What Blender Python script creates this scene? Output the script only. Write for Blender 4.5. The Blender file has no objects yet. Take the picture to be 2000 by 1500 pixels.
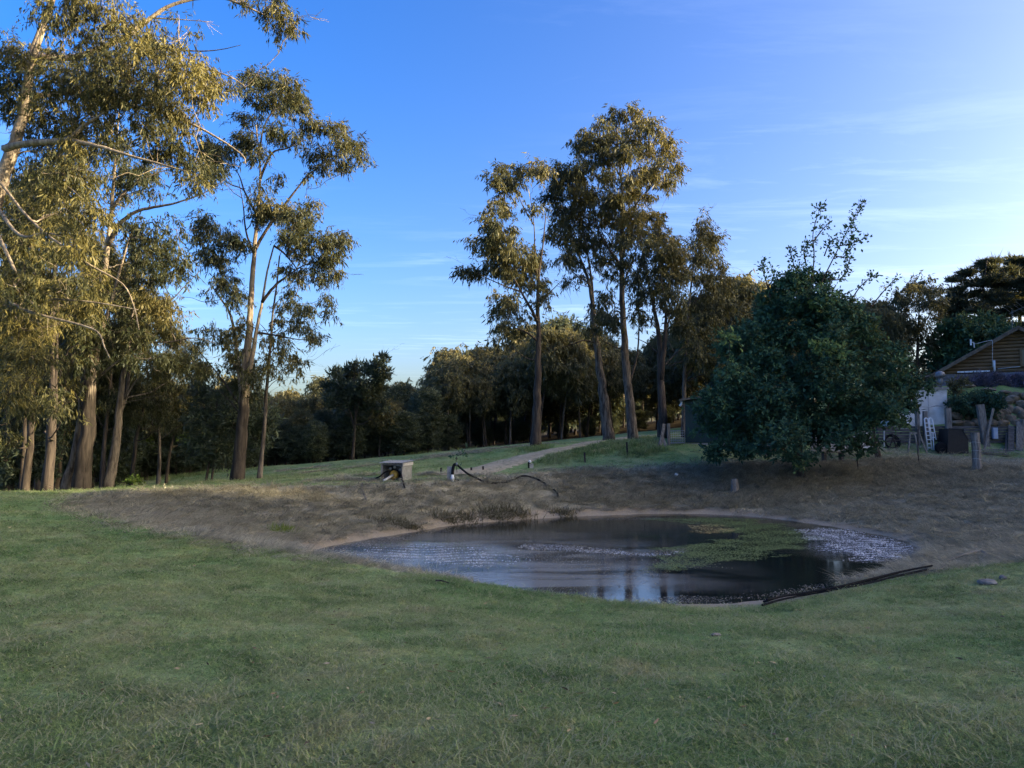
import bpy, math, random
import numpy as np
from mathutils import Vector
R = math.radians
random.seed(7)
rng = np.random.default_rng(11)
sc = bpy.context.scene
col = sc.collection

# ------------------------------------------------------------------ camera
F = 1444.0            # focal length in photo pixels (2000 wide)
PITCH = R(4.0)
CAMZ = 1.6
cam = bpy.data.cameras.new('camera')
cam.sensor_width = 36.0
cam.lens = 36.0 * F / 2000.0
cam.clip_start = 0.05
cam.clip_end = 3000
camo = bpy.data.objects.new('camera', cam)
camo.location = (0, 0, CAMZ)
camo.rotation_euler = (R(90) + PITCH, 0, 0)
col.objects.link(camo)
sc.camera = camo

# ------------------------------------------------------------------ light
SUN_AZ = R(100)        # clockwise from the view direction (+Y), to the right
SUN_EL = R(13)
w = bpy.data.worlds.new('World')
sc.world = w
w.use_nodes = True
nt = w.node_tree
nt.nodes.clear()
def N(t, **kw):
    n = nt.nodes.new(t)
    for k, v in kw.items():
        setattr(n, k, v)
    return n
def world_nodes():
    L = nt.links.new
    out = N('ShaderNodeOutputWorld')
    bg = N('ShaderNodeBackground')
    bg.inputs['Strength'].default_value = 0.101
    sky = N('ShaderNodeTexSky', sky_type='NISHITA')
    sky.sun_disc = False
    sky.sun_elevation = SUN_EL
    sky.sun_rotation = SUN_AZ
    sky.altitude = 300
    sky.air_density = 0.7
    sky.dust_density = 6.0
    sky.ozone_density = 1.0
    hs = N('ShaderNodeHueSaturation')
    hs.inputs['Saturation'].default_value = 1.55
    hs.inputs['Hue'].default_value = 0.515
    L(sky.outputs[0], hs.inputs['Color'])
    # thin cirrus: direction projected on a high flat layer, stretched noise
    tc = N('ShaderNodeTexCoord')
    sep = N('ShaderNodeSeparateXYZ')
    L(tc.outputs['Generated'], sep.inputs[0])
    mx = N('ShaderNodeMath', operation='MAXIMUM'); mx.inputs[1].default_value = 0.03
    L(sep.outputs['Z'], mx.inputs[0])
    dx = N('ShaderNodeMath', operation='DIVIDE'); L(sep.outputs['X'], dx.inputs[0]); L(mx.outputs[0], dx.inputs[1])
    dy = N('ShaderNodeMath', operation='DIVIDE'); L(sep.outputs['Y'], dy.inputs[0]); L(mx.outputs[0], dy.inputs[1])
    cb = N('ShaderNodeCombineXYZ'); L(dx.outputs[0], cb.inputs[0]); L(dy.outputs[0], cb.inputs[1])
    mp = N('ShaderNodeMapping'); mp.inputs['Scale'].default_value = (0.8, 2.6, 1); mp.inputs['Rotation'].default_value = (0, 0, R(-14))
    mp.inputs['Location'].default_value = (3.1, 1.7, 0)
    L(cb.outputs[0], mp.inputs[0])
    n1 = N('ShaderNodeTexNoise'); n1.inputs['Scale'].default_value = 1.0; n1.inputs['Detail'].default_value = 12; n1.inputs['Roughness'].default_value = 0.68; n1.inputs['Distortion'].default_value = 0.5
    L(mp.outputs[0], n1.inputs['Vector'])
    n2 = N('ShaderNodeTexNoise'); n2.inputs['Scale'].default_value = 0.22; n2.inputs['Detail'].default_value = 3
    L(cb.outputs[0], n2.inputs['Vector'])
    m1 = N('ShaderNodeMapRange'); m1.inputs['From Min'].default_value = 0.50; m1.inputs['From Max'].default_value = 0.76
    L(n1.outputs['Fac'], m1.inputs['Value'])
    m2 = N('ShaderNodeMapRange'); m2.inputs['From Min'].default_value = 0.42; m2.inputs['From Max'].default_value = 0.70
    L(n2.outputs['Fac'], m2.inputs['Value'])
    mu = N('ShaderNodeMath', operation='MULTIPLY'); L(m1.outputs[0], mu.inputs[0]); L(m2.outputs[0], mu.inputs[1])
    mu2 = N('ShaderNodeMath', operation='MULTIPLY'); L(mu.outputs[0], mu2.inputs[0]); mu2.inputs[1].default_value = 0.55
    mix = N('ShaderNodeMix', data_type='RGBA')
    L(mu2.outputs[0], mix.inputs['Factor']); L(hs.outputs[0], mix.inputs['A'])
    sc2 = N('ShaderNodeMix', data_type='RGBA'); sc2.inputs['Factor'].default_value = 0.35
    L(hs.outputs[0], sc2.inputs['A']); sc2.inputs['B'].default_value = (6.5, 7.2, 8.6, 1)
    L(sc2.outputs['Result'], mix.inputs['B'])
    L(mix.outputs['Result'], bg.inputs['Color'])
    L(bg.outputs[0], out.inputs[0])
world_nodes()
sun = bpy.data.lights.new('sun', 'SUN')
sun.energy = 2.7
sun.angle = R(0.53)
sun.color = (1.0, 0.82, 0.53)
suno = bpy.data.objects.new('sun', sun)
sd = Vector((math.sin(SUN_AZ) * math.cos(SUN_EL), math.cos(SUN_AZ) * math.cos(SUN_EL), math.sin(SUN_EL)))
suno.rotation_euler = sd.to_track_quat('Z', 'Y').to_euler()
suno.location = sd * 60
col.objects.link(suno)
vs = sc.view_settings
vs.view_transform = 'Standard'
vs.look = 'None'
vs.exposure = 2.5
vs.gamma = 1.0
vs.use_curve_mapping = False
sc.cycles.max_bounces = 4
sc.cycles.diffuse_bounces = 2
sc.cycles.glossy_bounces = 2
sc.cycles.transmission_bounces = 2
sc.cycles.transparent_max_bounces = 6

# ------------------------------------------------------------------ helpers
def ray(px, py):
    xn = (px - 1000.0) / F
    yn = (750.0 - py) / F
    return np.array([xn, math.cos(PITCH) - yn * math.sin(PITCH), math.sin(PITCH) + yn * math.cos(PITCH)])
def at(px, py, D):
    d = ray(px, py)
    return np.array([0, 0, CAMZ]) + d * (D / d[1])
def at_z(px, py, z):
    d = ray(px, py)
    return np.array([0, 0, CAMZ]) + d * ((z - CAMZ) / d[2])
def m_of(px, D):
    return px / F * D

def tag(o, label=None, cat=None, group=None, kind=None):
    if label: o['label'] = label
    if cat: o['category'] = cat
    if group: o['group'] = group
    if kind: o['kind'] = kind
    return o
def thing(name, label, cat, loc=(0, 0, 0), group=None, rz=0):
    o = bpy.data.objects.new(name, None)
    o.empty_display_size = 0.3
    o.location = tuple(loc)
    o.rotation_euler = (0, 0, rz)
    col.objects.link(o)
    return tag(o, label, cat, group)
def link(name, me, mat, parent=None):
    o = bpy.data.objects.new(name, me)
    if mat is not None and not me.materials:
        me.materials.append(mat)
    col.objects.link(o)
    if parent is not None:
        o.parent = parent
    return o
def copy_tree(o, parent=None):
    c = o.copy()
    col.objects.link(c)
    if parent is not None:
        c.parent = parent
    for ch in list(o.children):
        copy_tree(ch, c)
    return c

class MB:
    """collects shapes; build() links them as one mesh object"""
    def __init__(self):
        self.v = []; self.f = []
    def add(self, verts, faces):
        b = len(self.v)
        self.v.extend([tuple(map(float, p)) for p in verts])
        self.f.extend([tuple(i + b for i in f) for f in faces])
    def box(self, c, s, rot=(0, 0, 0)):
        from mathutils import Euler
        M = Euler(rot).to_matrix()
        vs_ = []
        for z in (-.5, .5):
            for y in (-.5, .5):
                for x in (-.5, .5):
                    p = M @ Vector((x * s[0], y * s[1], z * s[2]))
                    vs_.append((p.x + c[0], p.y + c[1], p.z + c[2]))
        self.add(vs_, [(0, 2, 3, 1), (4, 5, 7, 6), (0, 1, 5, 4), (2, 6, 7, 3), (0, 4, 6, 2), (1, 3, 7, 5)])
    def beam(self, a, b, wx, wy):
        a = Vector(a); b = Vector(b); d = (b - a).normalized()
        up = Vector((0, 1, 0)) if abs(d.y) < .9 else Vector((0, 0, 1))
        s = d.cross(up).normalized(); t = s.cross(d).normalized()
        vs_ = []
        for p in (a, b):
            for (i, j) in ((-1, -1), (1, -1), (1, 1), (-1, 1)):
                vs_.append(p + s * i * wx / 2 + t * j * wy / 2)
        self.add(vs_, [(3, 2, 1, 0), (4, 5, 6, 7), (0, 1, 5, 4), (1, 2, 6, 5), (2, 3, 7, 6), (3, 0, 4, 7)])
    def tube(self, pts, rads, n=6, cap=True, wob=0.0):
        pts = np.asarray(pts, float); m = len(pts)
        rads = np.broadcast_to(np.asarray(rads, float), (m,))
        tan = np.gradient(pts, axis=0)
        tan /= np.linalg.norm(tan, axis=1)[:, None] + 1e-9
        ref = np.array([0.31, 0.95, 0.05]) if abs(tan[0][1]) < 0.9 else np.array([1.0, 0, 0])
        vs_ = []
        for i in range(m):
            s = np.cross(tan[i], ref); s /= np.linalg.norm(s) + 1e-9
            t = np.cross(s, tan[i]); ref = t * 0.6 + ref * 0.4
            for k in range(n):
                a = 2 * math.pi * k / n
                rr = rads[i] * (1 + (wob * (rng.random() - .5) if wob else 0))
                vs_.append(pts[i] + rr * (math.cos(a) * s + math.sin(a) * t))
        fs = []
        for i in range(m - 1):
            for k in range(n):
                k2 = (k + 1) % n
                fs.append((i * n + k, i * n + k2, (i + 1) * n + k2, (i + 1) * n + k))
        if cap:
            fs.append(tuple(range(n - 1, -1, -1))); fs.append(tuple((m - 1) * n + k for k in range(n)))
        self.add(vs_, fs)
    def lathe(self, c, prof, n=16, axis='z'):
        vs_ = []
        for (r, h) in prof:
            for k in range(n):
                a = 2 * math.pi * k / n
                p = (r * math.cos(a), r * math.sin(a), h)
                if axis == 'y': p = (p[0], p[2], p[1])
                if axis == 'x': p = (p[2], p[0], p[1])
                vs_.append((p[0] + c[0], p[1] + c[1], p[2] + c[2]))
        fs = []
        for i in range(len(prof) - 1):
            for k in range(n):
                k2 = (k + 1) % n
                fs.append((i * n + k, i * n + k2, (i + 1) * n + k2, (i + 1) * n + k))
        fs.append(tuple(range(n - 1, -1, -1))); fs.append(tuple((len(prof) - 1) * n + k for k in range(n)))
        self.add(vs_, fs)
    def build(self, name, mat, parent=None, origin=(0, 0, 0), smooth=False):
        me = bpy.data.meshes.new(name)
        o = np.array(origin, float)
        me.from_pydata([tuple(np.array(p) - o) for p in self.v], [], self.f)
        if smooth:
            me.polygons.foreach_set('use_smooth', [True] * len(me.polygons))
        me.update()
        ob = link(name, me, mat, parent)
        if parent is None:
            ob.location = tuple(origin)
        return ob

def quads_mesh(name, V, tone):
    n = len(V)
    me = bpy.data.meshes.new(name)
    me.vertices.add(4 * n)
    me.vertices.foreach_set('co', np.ascontiguousarray(V, dtype=np.float32).ravel())
    me.loops.add(4 * n)
    me.loops.foreach_set('vertex_index', np.arange(4 * n, dtype=np.int32))
    me.polygons.add(n)
    me.polygons.foreach_set('loop_start', np.arange(0, 4 * n, 4, dtype=np.int32))
    me.update(calc_edges=True)
    a = me.attributes.new('tone', 'FLOAT', 'FACE')
    a.data.foreach_set('value', np.asarray(tone, dtype=np.float32))
    return me

def smooth_line(pts, k=4):
    """Catmull-Rom through points"""
    P = np.asarray(pts, float)
    if len(P) < 3:
        t = np.linspace(0, 1, k + 1)[:, None]
        return P[0] * (1 - t) + P[1] * t
    Q = np.vstack([2 * P[0] - P[1], P, 2 * P[-1] - P[-2]])
    out = []
    for i in range(1, len(Q) - 2):
        for j in range(k):
            t = j / k
            p0, p1, p2, p3 = Q[i - 1], Q[i], Q[i + 1], Q[i + 2]
            out.append(.5 * (2 * p1 + (p2 - p0) * t + (2 * p0 - 5 * p1 + 4 * p2 - p3) * t * t + (3 * p1 - p0 - 3 * p2 + p3) * t ** 3))
    out.append(P[-1])
    return np.array(out)

# ------------------------------------------------------------------ materials
def new_mat(name):
    m = bpy.data.materials.new(name)
    m.use_nodes = True
    t = m.node_tree
    t.nodes.clear()
    return m, t
class NB:
    def __init__(self, t): self.t = t
    def n(self, typ, ins=None, **kw):
        x = self.t.nodes.new(typ)
        for k, v in kw.items(): setattr(x, k, v)
        if ins:
            for k, v in ins.items():
                if hasattr(v, 'is_output') or isinstance(v, bpy.types.NodeSocket):
                    self.t.links.new(v, x.inputs[k])
                else:
                    x.inputs[k].default_value = v
        return x
    def noise(self, vec, scale, detail=4, rough=0.55, dist=0.0):
        return self.n('ShaderNodeTexNoise', {'Vector': vec, 'Scale': scale, 'Detail': detail, 'Roughness': rough, 'Distortion': dist}).outputs['Fac']
    def rng(self, v, a, b, c=0.0, d=1.0):
        return self.n('ShaderNodeMapRange', {'Value': v, 'From Min': a, 'From Max': b, 'To Min': c, 'To Max': d}).outputs[0]
    def mix(self, f, a, b, bt='MIX'):
        x = self.n('ShaderNodeMix', data_type='RGBA', blend_type=bt)
        for k, v in (('Factor', f), ('A', a), ('B', b)):
            if isinstance(v, bpy.types.NodeSocket): self.t.links.new(v, x.inputs[k])
            else: x.inputs[k].default_value = v if k == 'Factor' else (*v[:3], 1)
        return x.outputs['Result']
    def math(self, op, a, b=0.0):
        x = self.n('ShaderNodeMath', operation=op)
        for i, v in enumerate((a, b)):
            if isinstance(v, bpy.types.NodeSocket): self.t.links.new(v, x.inputs[i])
            else: x.inputs[i].default_value = v
        return x.outputs[0]
    def mapv(self, vec, scale=(1, 1, 1), rot=(0, 0, 0)):
        return self.n('ShaderNodeMapping', {'Vector': vec, 'Scale': scale, 'Rotation': rot}).outputs[0]
    def bump(self, h, strength, dist=0.02):
        return self.n('ShaderNodeBump', {'Height': h, 'Strength': strength, 'Distance': dist}).outputs[0]
    def out(self, s):
        o = self.t.nodes.new('ShaderNodeOutputMaterial')
        self.t.links.new(s, o.inputs['Surface'])
    def principled(self, colr, rough=0.8, normal=None, metal=0.0, spec=0.3):
        ins = {'Base Color': colr if isinstance(colr, bpy.types.NodeSocket) else (*colr, 1), 'Roughness': rough, 'Metallic': metal, 'Specular IOR Level': spec}
        if normal is not None: ins['Normal'] = normal
        return self.n('ShaderNodeBsdfPrincipled', ins).outputs[0]

def simple_mat(name, c, rough=0.7, var=0.25, scale=6.0, metal=0.0, spec=0.3, stretch=(1, 1, 1), bump=0.0, c2=None):
    m, t = new_mat(name); b = NB(t)
    co = b.n('ShaderNodeTexCoord').outputs['Object']
    v = b.mapv(co, stretch)
    f = b.noise(v, scale, 5, 0.6)
    c2 = c2 or tuple(x * (1 - var * 1.6) for x in c)
    colr = b.mix(b.rng(f, 0.3, 0.7), c2, tuple(min(1, x * (1 + var)) for x in c))
    nrm = b.bump(f, bump, 0.01) if bump else None
    b.out(b.principled(colr, rough, nrm, metal, spec))
    return m

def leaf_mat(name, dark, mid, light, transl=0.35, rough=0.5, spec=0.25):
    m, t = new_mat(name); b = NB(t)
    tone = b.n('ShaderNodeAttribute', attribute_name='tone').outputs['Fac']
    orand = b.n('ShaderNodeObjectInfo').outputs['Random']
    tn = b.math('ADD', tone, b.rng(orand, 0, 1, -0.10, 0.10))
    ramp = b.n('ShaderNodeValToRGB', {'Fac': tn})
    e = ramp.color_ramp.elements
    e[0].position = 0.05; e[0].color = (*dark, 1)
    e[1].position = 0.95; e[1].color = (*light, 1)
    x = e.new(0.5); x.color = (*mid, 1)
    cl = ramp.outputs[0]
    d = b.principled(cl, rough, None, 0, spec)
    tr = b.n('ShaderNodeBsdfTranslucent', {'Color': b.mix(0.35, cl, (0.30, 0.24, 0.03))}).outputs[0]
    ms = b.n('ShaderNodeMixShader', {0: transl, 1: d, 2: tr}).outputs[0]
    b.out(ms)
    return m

M = {}
M['gum_leaf'] = leaf_mat('gum_leaf', (0.022, 0.032, 0.017), (0.058, 0.064, 0.030), (0.165, 0.138, 0.050), .25)
M['gum_leaf_gold'] = leaf_mat('gum_leaf_gold', (0.020, 0.028, 0.014), (0.056, 0.060, 0.025), (0.180, 0.155, 0.050), .25)
M['wood_leaf'] = leaf_mat('wood_leaf', (0.045, 0.056, 0.034), (0.100, 0.104, 0.055), (0.21, 0.175, 0.075))
M['oak_leaf'] = leaf_mat('oak_leaf', (0.020, 0.062, 0.046), (0.046, 0.118, 0.074), (0.12, 0.20, 0.075), 0.2, .65, .12)
M['wattle_leaf'] = leaf_mat('wattle_leaf', (0.028, 0.042, 0.032), (0.055, 0.078, 0.054), (0.11, 0.135, 0.075), 0.25)
M['pine_leaf'] = leaf_mat('pine_leaf', (0.025, 0.040, 0.030), (0.045, 0.065, 0.045), (0.08, 0.10, 0.06), 0.2)
M['bright_leaf'] = leaf_mat('bright_leaf', (0.06, 0.11, 0.02), (0.12, 0.20, 0.035), (0.22, 0.30, 0.06), 0.4)
M['lavender_leaf'] = leaf_mat('lavender_leaf', (0.06, 0.07, 0.075), (0.12, 0.11, 0.16), (0.22, 0.19, 0.30), 0.2)
M['rush_leaf'] = leaf_mat('rush_leaf', (0.05, 0.055, 0.035), (0.12, 0.105, 0.065), (0.26, 0.21, 0.13), 0.2)

def bark(name, base, dark, streak=1.0, stocking=None):
    m, t = new_mat(name); b = NB(t)
    co = b.n('ShaderNodeTexCoord').outputs['Object']
    f = b.noise(b.mapv(co, (7, 7, 0.9)), 1.6 * streak, 6, 0.65, 0.6)
    g = b.noise(co, 0.6, 3)
    c = b.mix(b.rng(f, 0.42, 0.60), dark, base)
    c = b.mix(b.rng(g, 0.45, 0.7, 0, 0.45), c, dark)
    if stocking:                     # rough dark bark clothing the lower trunk
        z = b.n('ShaderNodeSeparateXYZ', {0: co}).outputs['Z']
        zz = b.math('ADD', z, b.rng(f, .2, .8, -1.1, 1.1))
        c = b.mix(b.rng(zz, stocking, stocking + .6), b.mix(b.rng(f, .40, .62), (.022, .018, .016), (.07, .057, .048)), c)
    b.out(b.principled(c, 0.85, b.bump(f, 0.7, 0.03), 0, 0.2))
    return m
M['pale_bark'] = bark('pale_bark', (0.36, 0.30, 0.23), (0.14, 0.11, 0.085), 0.7, 3.4)
M['grey_bark'] = bark('grey_bark', (0.17, 0.145, 0.125), (0.045, 0.037, 0.033))
M['dark_bark'] = bark('dark_bark', (0.085, 0.068, 0.056), (0.034, 0.027, 0.024))

# ------------------------------------------------------------------ terrain
ZW = -1.08
def pz(px, py, D):
    p = at(px, py, D); return (p[0], p[1], p[2])
def lipz(px, py, z):
    p = at_z(px, py, z); return (p[0], p[1], p[2])
RIM = ([lipz(a[0], a[1], a[2] * .82) for a in ((140, 985, -.2), (230, 1015, -.3), (350, 1045, -.45), (500, 1068, -.6), (640, 1092, -.8), (760, 1112, -.85),
        (860, 1127, -.9), (960, 1142, -.95), (1060, 1160, -1.0), (1160, 1175, -1.05), (1300, 1197, -1.1), (1500, 1194, -1.05),
        (1650, 1168, -.95), (1760, 1143, -.85), (1900, 1120, -.75), (2000, 1100, -.7))]
       + [(14, 15.5, -.35), (18, 20, 0.0), (19.5, 25, .3), (18.8, 29, .45)]
       + [pz(*a) for a in ((1750, 897, 33), (1600, 907, 33), (1450, 902, 33.5), (1360, 910, 32.5), (1246, 915, 31), (1113, 919, 30), (1010, 926, 28.3),
          (927, 932, 27), (830, 942, 25.2), (700, 945, 24.6), (500, 950, 24), (300, 957, 23.4), (190, 966, 22))])
WAT = [at_z(a, b_, ZW) for a, b_ in ((600, 1078), (640, 1097), (760, 1118), (860, 1133), (960, 1148), (1060, 1166), (1160, 1176), (1260, 1180), (1400, 1180), (1500, 1172),
        (1600, 1152), (1700, 1122), (1770, 1092), (1790, 1073), (1760, 1055), (1680, 1038), (1600, 1025), (1500, 1012), (1400, 1005), (1300, 1003), (1200, 1006),
        (1100, 1010), (1000, 1017), (900, 1024), (800, 1040), (700, 1056), (630, 1070))]
WAT = smooth_line(WAT + [WAT[0]], 3)[:-1]
CTRL = list(RIM)[::1] + [
    (0, 0, 0), (0, -15, .2), (-15, -10, .1), (15, -10, .3), (0, 3.7, -.12), (-6, 6, -.1), (6, 6, -.22), (0, 7.5, -.43), (3, 8.5, -.6), (-3, 9, -.42),
    (-8, 10, -.25), (-12, 14, -.2), (-18, 18, -.15), (-25, 20, -.2), (-30, 8, 0), (8, 8.5, -.45), (12, 8, -.1), (20, 10, .5), (25, 20, .9), (30, 0, 1.4),
    (-16.5, 23.6, -.15), (-24, 24, -.2), (-22, 27, -.8), (-17, 27, -.6), (-28, 33, -1.4), (-20, 35, -1.3)] + [pz(*a) for a in (
    (465, 940, 31), (350, 944, 30), (405, 943, 33), (510, 938, 32), (600, 927, 33), (700, 917, 34), (800, 908, 36), (900, 900, 38), (775, 936, 26.6), (870, 934, 27.2), (650, 939, 26),
    (1047, 873, 40), (1187, 860, 46), (1235, 860, 44), (1293, 856, 40), (1340, 868, 37), (1395, 874, 36), (1143, 900, 33), (1222, 885, 35), (1000, 905, 32), (1040, 910, 31),
    (345, 932, 45), (500, 912, 50), (700, 897, 55), (900, 878, 58), (1047, 864, 60), (1200, 850, 65), (1330, 842, 70),
    (1450, 890, 36), (1560, 905, 32), (1712, 897, 34), (1678, 922, 30), (1790, 907, 31), (1908, 920, 27), (2000, 930, 25), (1820, 882, 41), (1700, 876, 39), (1950, 884, 41.3), (2050, 884, 41.3), (1750, 880, 41))] + [
    (20, 43, 1.2), (24, 42.9, 1.9), (29, 42.9, 2.1), (35, 42.9, 2.1), (26, 46.5, 4.5), (27, 48, 4.75), (31, 46.6, 4.7), (36, 46.5, 4.8), (36, 50, 4.9), (30, 52, 4.9), (40, 50, 5), (30, 60, 5.2), (45, 40, 3.6), (45, 30, 2.4),
    (50, 10, 2.5), (60, 0, 3), (60, 50, 7), (60, 80, 9), (20, 50, 2.5), (15, 55, 2.2), (10, 60, 1.9), (20, 70, 3.2),
    (-60, 60, -3), (-40, 45, -1.9), (-100, 100, -6), (-30, 80, -2.5), (0, 90, 1.2), (0, 130, 1), (40, 120, 6), (100, 120, 14), (0, 300, 0), (-200, 300, -10), (200, 300, 20),
    (300, 0, 20), (-300, 0, -8), (0, -100, 2), (100, -50, 6), (-100, -50, 0), (0, 700, 0), (-600, 600, -10), (600, 600, 25), (-600, -300, 0), (600, -300, 20)]
C_ = np.array(CTRL)
def _fit():
    P = C_[:, :2]; n = len(P)
    A = np.linalg.norm(P[:, None] - P[None], axis=2) + np.eye(n) * -0.05
    B = np.zeros((n + 1, n + 1)); B[:n, :n] = A; B[:n, n] = 1; B[n, :n] = 1
    return np.linalg.solve(B, np.append(C_[:, 2], 0))
W_ = _fit()
def seg_dist(P, poly):
    poly = np.asarray(poly)[:, :2]
    best = np.full(len(P), 1e9)
    for i in range(len(poly)):
        a = poly[i]; d = poly[(i + 1) % len(poly)] - a
        t = np.clip(((P - a) @ d) / (d @ d + 1e-9), 0, 1)
        best = np.minimum(best, np.linalg.norm(P - a - t[:, None] * d, axis=1))
    return best
def inside(P, poly):
    poly = np.asarray(poly)[:, :2]
    r = np.zeros(len(P), bool)
    j = len(poly) - 1
    for i in range(len(poly)):
        xi, yi = poly[i]; xj, yj = poly[j]
        c = ((yi > P[:, 1]) != (yj > P[:, 1])) & (P[:, 0] < (xj - xi) * (P[:, 1] - yi) / (yj - yi + 1e-12) + xi)
        r ^= c; j = i
    return r
def zones(P):
    """returns height, dist outside water (neg inside), inside-rim flag, dist to rim"""
    P = np.atleast_2d(np.asarray(P, float))[:, :2]
    z = np.empty(len(P))
    for s in range(0, len(P), 20000):
        q = P[s:s + 20000]
        z[s:s + 20000] = np.linalg.norm(q[:, None] - C_[None, :, :2], axis=2) @ W_[:-1] + W_[-1]
    near = (P[:, 0] > -20) & (P[:, 0] < 25) & (P[:, 1] > 5) & (P[:, 1] < 40)
    dW = np.full(len(P), 99.0); dR = np.full(len(P), 99.0); inR = np.zeros(len(P), bool)
    if near.any():
        q = P[near]
        iw = inside(q, WAT); ir = inside(q, RIM)
        a = seg_dist(q, WAT); r = seg_dist(q, RIM)
        a = np.where(iw, -a, a)
        dW[near] = a; dR[near] = r; inR[near] = ir
        zb = z[near].copy()
        t = np.clip(a / (a + r + 1e-6), 0, 1)
        zz = np.where(ir, ZW + 0.015 + (zb - ZW - 0.015) * t ** 0.85, zb)
        zz = np.where(iw, ZW - 0.02 + 0.5 * np.clip(a / 2.5, -1, 0), zz)
        z[near] = zz
    # gentle unevenness
    z = z + np.where(dW > 0.3, 1, 0) * (0.035 * np.sin(P[:, 0] * 1.3 + np.sin(P[:, 1] * .9)) * np.sin(P[:, 1] * 1.1 + 1.7 * np.sin(P[:, 0] * .6)) + 0.012 * np.sin(P[:, 0] * 4.1 + 2 * np.sin(P[:, 1] * 2.3)) * np.sin(P[:, 1] * 3.7)) * np.clip(dW, 0, 1)
    return z, dW, inR, dR
def gz(x, y):
    return float(zones([[x, y]])[0][0])
def gp(px, py, d0=3.0, d1=140.0):
    """first point of the ground under this line of sight"""
    d = ray(px, py); d = d / d[1]
    D = np.exp(np.linspace(math.log(d0), math.log(d1), 900))
    P = np.array([0, 0, CAMZ]) + D[:, None] * d
    below = P[:, 2] < zones(P)[0]
    i = int(np.argmax(below)) if below.any() else len(D) - 1
    p = P[i].copy(); p[2] = gz(p[0], p[1])
    return p
def gD(px, D):
    """ground point in the direction of column px at depth D"""
    x = (px - 1000) / F * D / math.cos(PITCH)
    return np.array([x, D, gz(x, D)])

def ground_sheet():
    def axis(lo, hi, flo, fhi, fine, grow):
        a = list(np.arange(flo, fhi + 1e-6, fine))
        s = fine; v = fhi
        while v < hi:
            s *= grow; v += s; a.append(v)
        s = fine; v = flo; b = []
        while v > lo:
            s *= grow; v -= s; b.append(v)
        return np.array(b[::-1] + a)
    xs = axis(-900, 900, -22, 30, 0.28, 1.09)
    ys = axis(-400, 1100, 2, 46, 0.28, 1.09)
    X, Y = np.meshgrid(xs, ys)
    P = np.stack([X.ravel(), Y.ravel()], 1)
    z, dW, inR, dR = zones(P)
    nx, ny = len(xs), len(ys)
    me = bpy.data.meshes.new('ground')
    co = np.column_stack([P, z]).astype(np.float32)
    me.vertices.add(len(co)); me.vertices.foreach_set('co', co.ravel())
    i = np.arange(nx * (ny - 1)).reshape(ny - 1, nx)[:, :-1].ravel()
    f = np.column_stack([i, i + 1, i + 1 + nx, i + nx]).astype(np.int32)
    me.loops.add(f.size); me.loops.foreach_set('vertex_index', f.ravel())
    me.polygons.add(len(f)); me.polygons.foreach_set('loop_start', np.arange(0, f.size, 4, dtype=np.int32))
    me.polygons.foreach_set('use_smooth', np.ones(len(f), bool))
    me.update(calc_edges=True)
    dry = dryness(P, dW, inR, dR)
    mud = np.clip(1 - (dW - 0.2) / 0.9, 0, 1)
    wood = woodness(P)
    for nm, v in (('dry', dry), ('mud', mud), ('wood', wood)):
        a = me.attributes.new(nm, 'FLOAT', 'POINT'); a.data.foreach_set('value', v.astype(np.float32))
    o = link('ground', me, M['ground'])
    tag(o, kind='structure')
def dryness(P, dW, inR, dR):
    d = np.where(inR, np.clip(0.55 + dR / 0.8, 0, 1), np.clip(0.5 - dR / 1.6, 0, 1))
    # near lawn side: the mown grass runs over the lip
    nearlip = (P[:, 1] < 12.6 + 0.06 * np.abs(P[:, 0])) & (P[:, 0] > -2)
    d = np.where(nearlip, np.clip((dR - 0.3) * 0.8, 0, .6) * inR, d)
    # right hand slope and yard are dry and patchy as well
    yard = np.clip((P[:, 0] - 8.5) / 3, 0, 1) * np.clip((P[:, 1] - 10.5 - 0.1 * P[:, 0]) / 3, 0, 1) * np.clip((44 - P[:, 1]) / 1.5, 0, 1)
    yard *= np.clip(1 - (P[:, 1] - 33) / 3, 0.45, 1)
    yard *= 1 - np.clip((12.5 - P[:, 0]) / 1.5, 0, 1) * np.clip((P[:, 1] - 31.5) / 1.5, 0, 1)
    return np.maximum(d, yard * 0.85)
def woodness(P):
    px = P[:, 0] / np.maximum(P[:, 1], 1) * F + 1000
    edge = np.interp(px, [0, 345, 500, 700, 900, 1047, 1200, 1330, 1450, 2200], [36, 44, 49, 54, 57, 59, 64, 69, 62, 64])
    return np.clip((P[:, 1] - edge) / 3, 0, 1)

def grass_color(b, pos, dryv):
    """shared by the soil sheet and the blades so that patches agree"""
    n1 = b.noise(pos, 0.45, 4, 0.6, 0.4)
    n2 = b.noise(pos, 2.3, 4, 0.65)
    n3 = b.noise(pos, 0.16, 3, 0.5)
    green = b.mix(b.rng(n1, 0.35, 0.65), (0.165, 0.245, 0.095), (0.275, 0.325, 0.155))
    green = b.mix(b.rng(n3, 0.42, 0.62, 0, 0.5), green, (0.120, 0.225, 0.080))
    straw = b.mix(b.rng(n2, 0.35, 0.65), (0.265, 0.252, 0.198), (0.435, 0.415, 0.330))
    patch = b.math('MULTIPLY', b.rng(n2, 0.50, 0.66), b.rng(n1, 0.47, 0.58))
    n4 = b.noise(pos, 0.9, 5, 0.7, 1.0)
    green = b.mix(b.rng(n4, 0.52, 0.66, 0, .6), green, (0.31, 0.320, 0.150))
    green = b.mix(b.rng(n4, 0.46, 0.34, 0, .8), green, (0.095, 0.155, 0.052))
    c = b.mix(b.math('MULTIPLY', patch, 0.45), green, (0.36, 0.31, 0.20))
    fd = b.rng(b.math('ADD', dryv, b.rng(n2, 0.2, 0.8, -0.35, 0.35)), 0.35, 0.65)
    return b.mix(fd, c, straw), fd, n2

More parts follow.
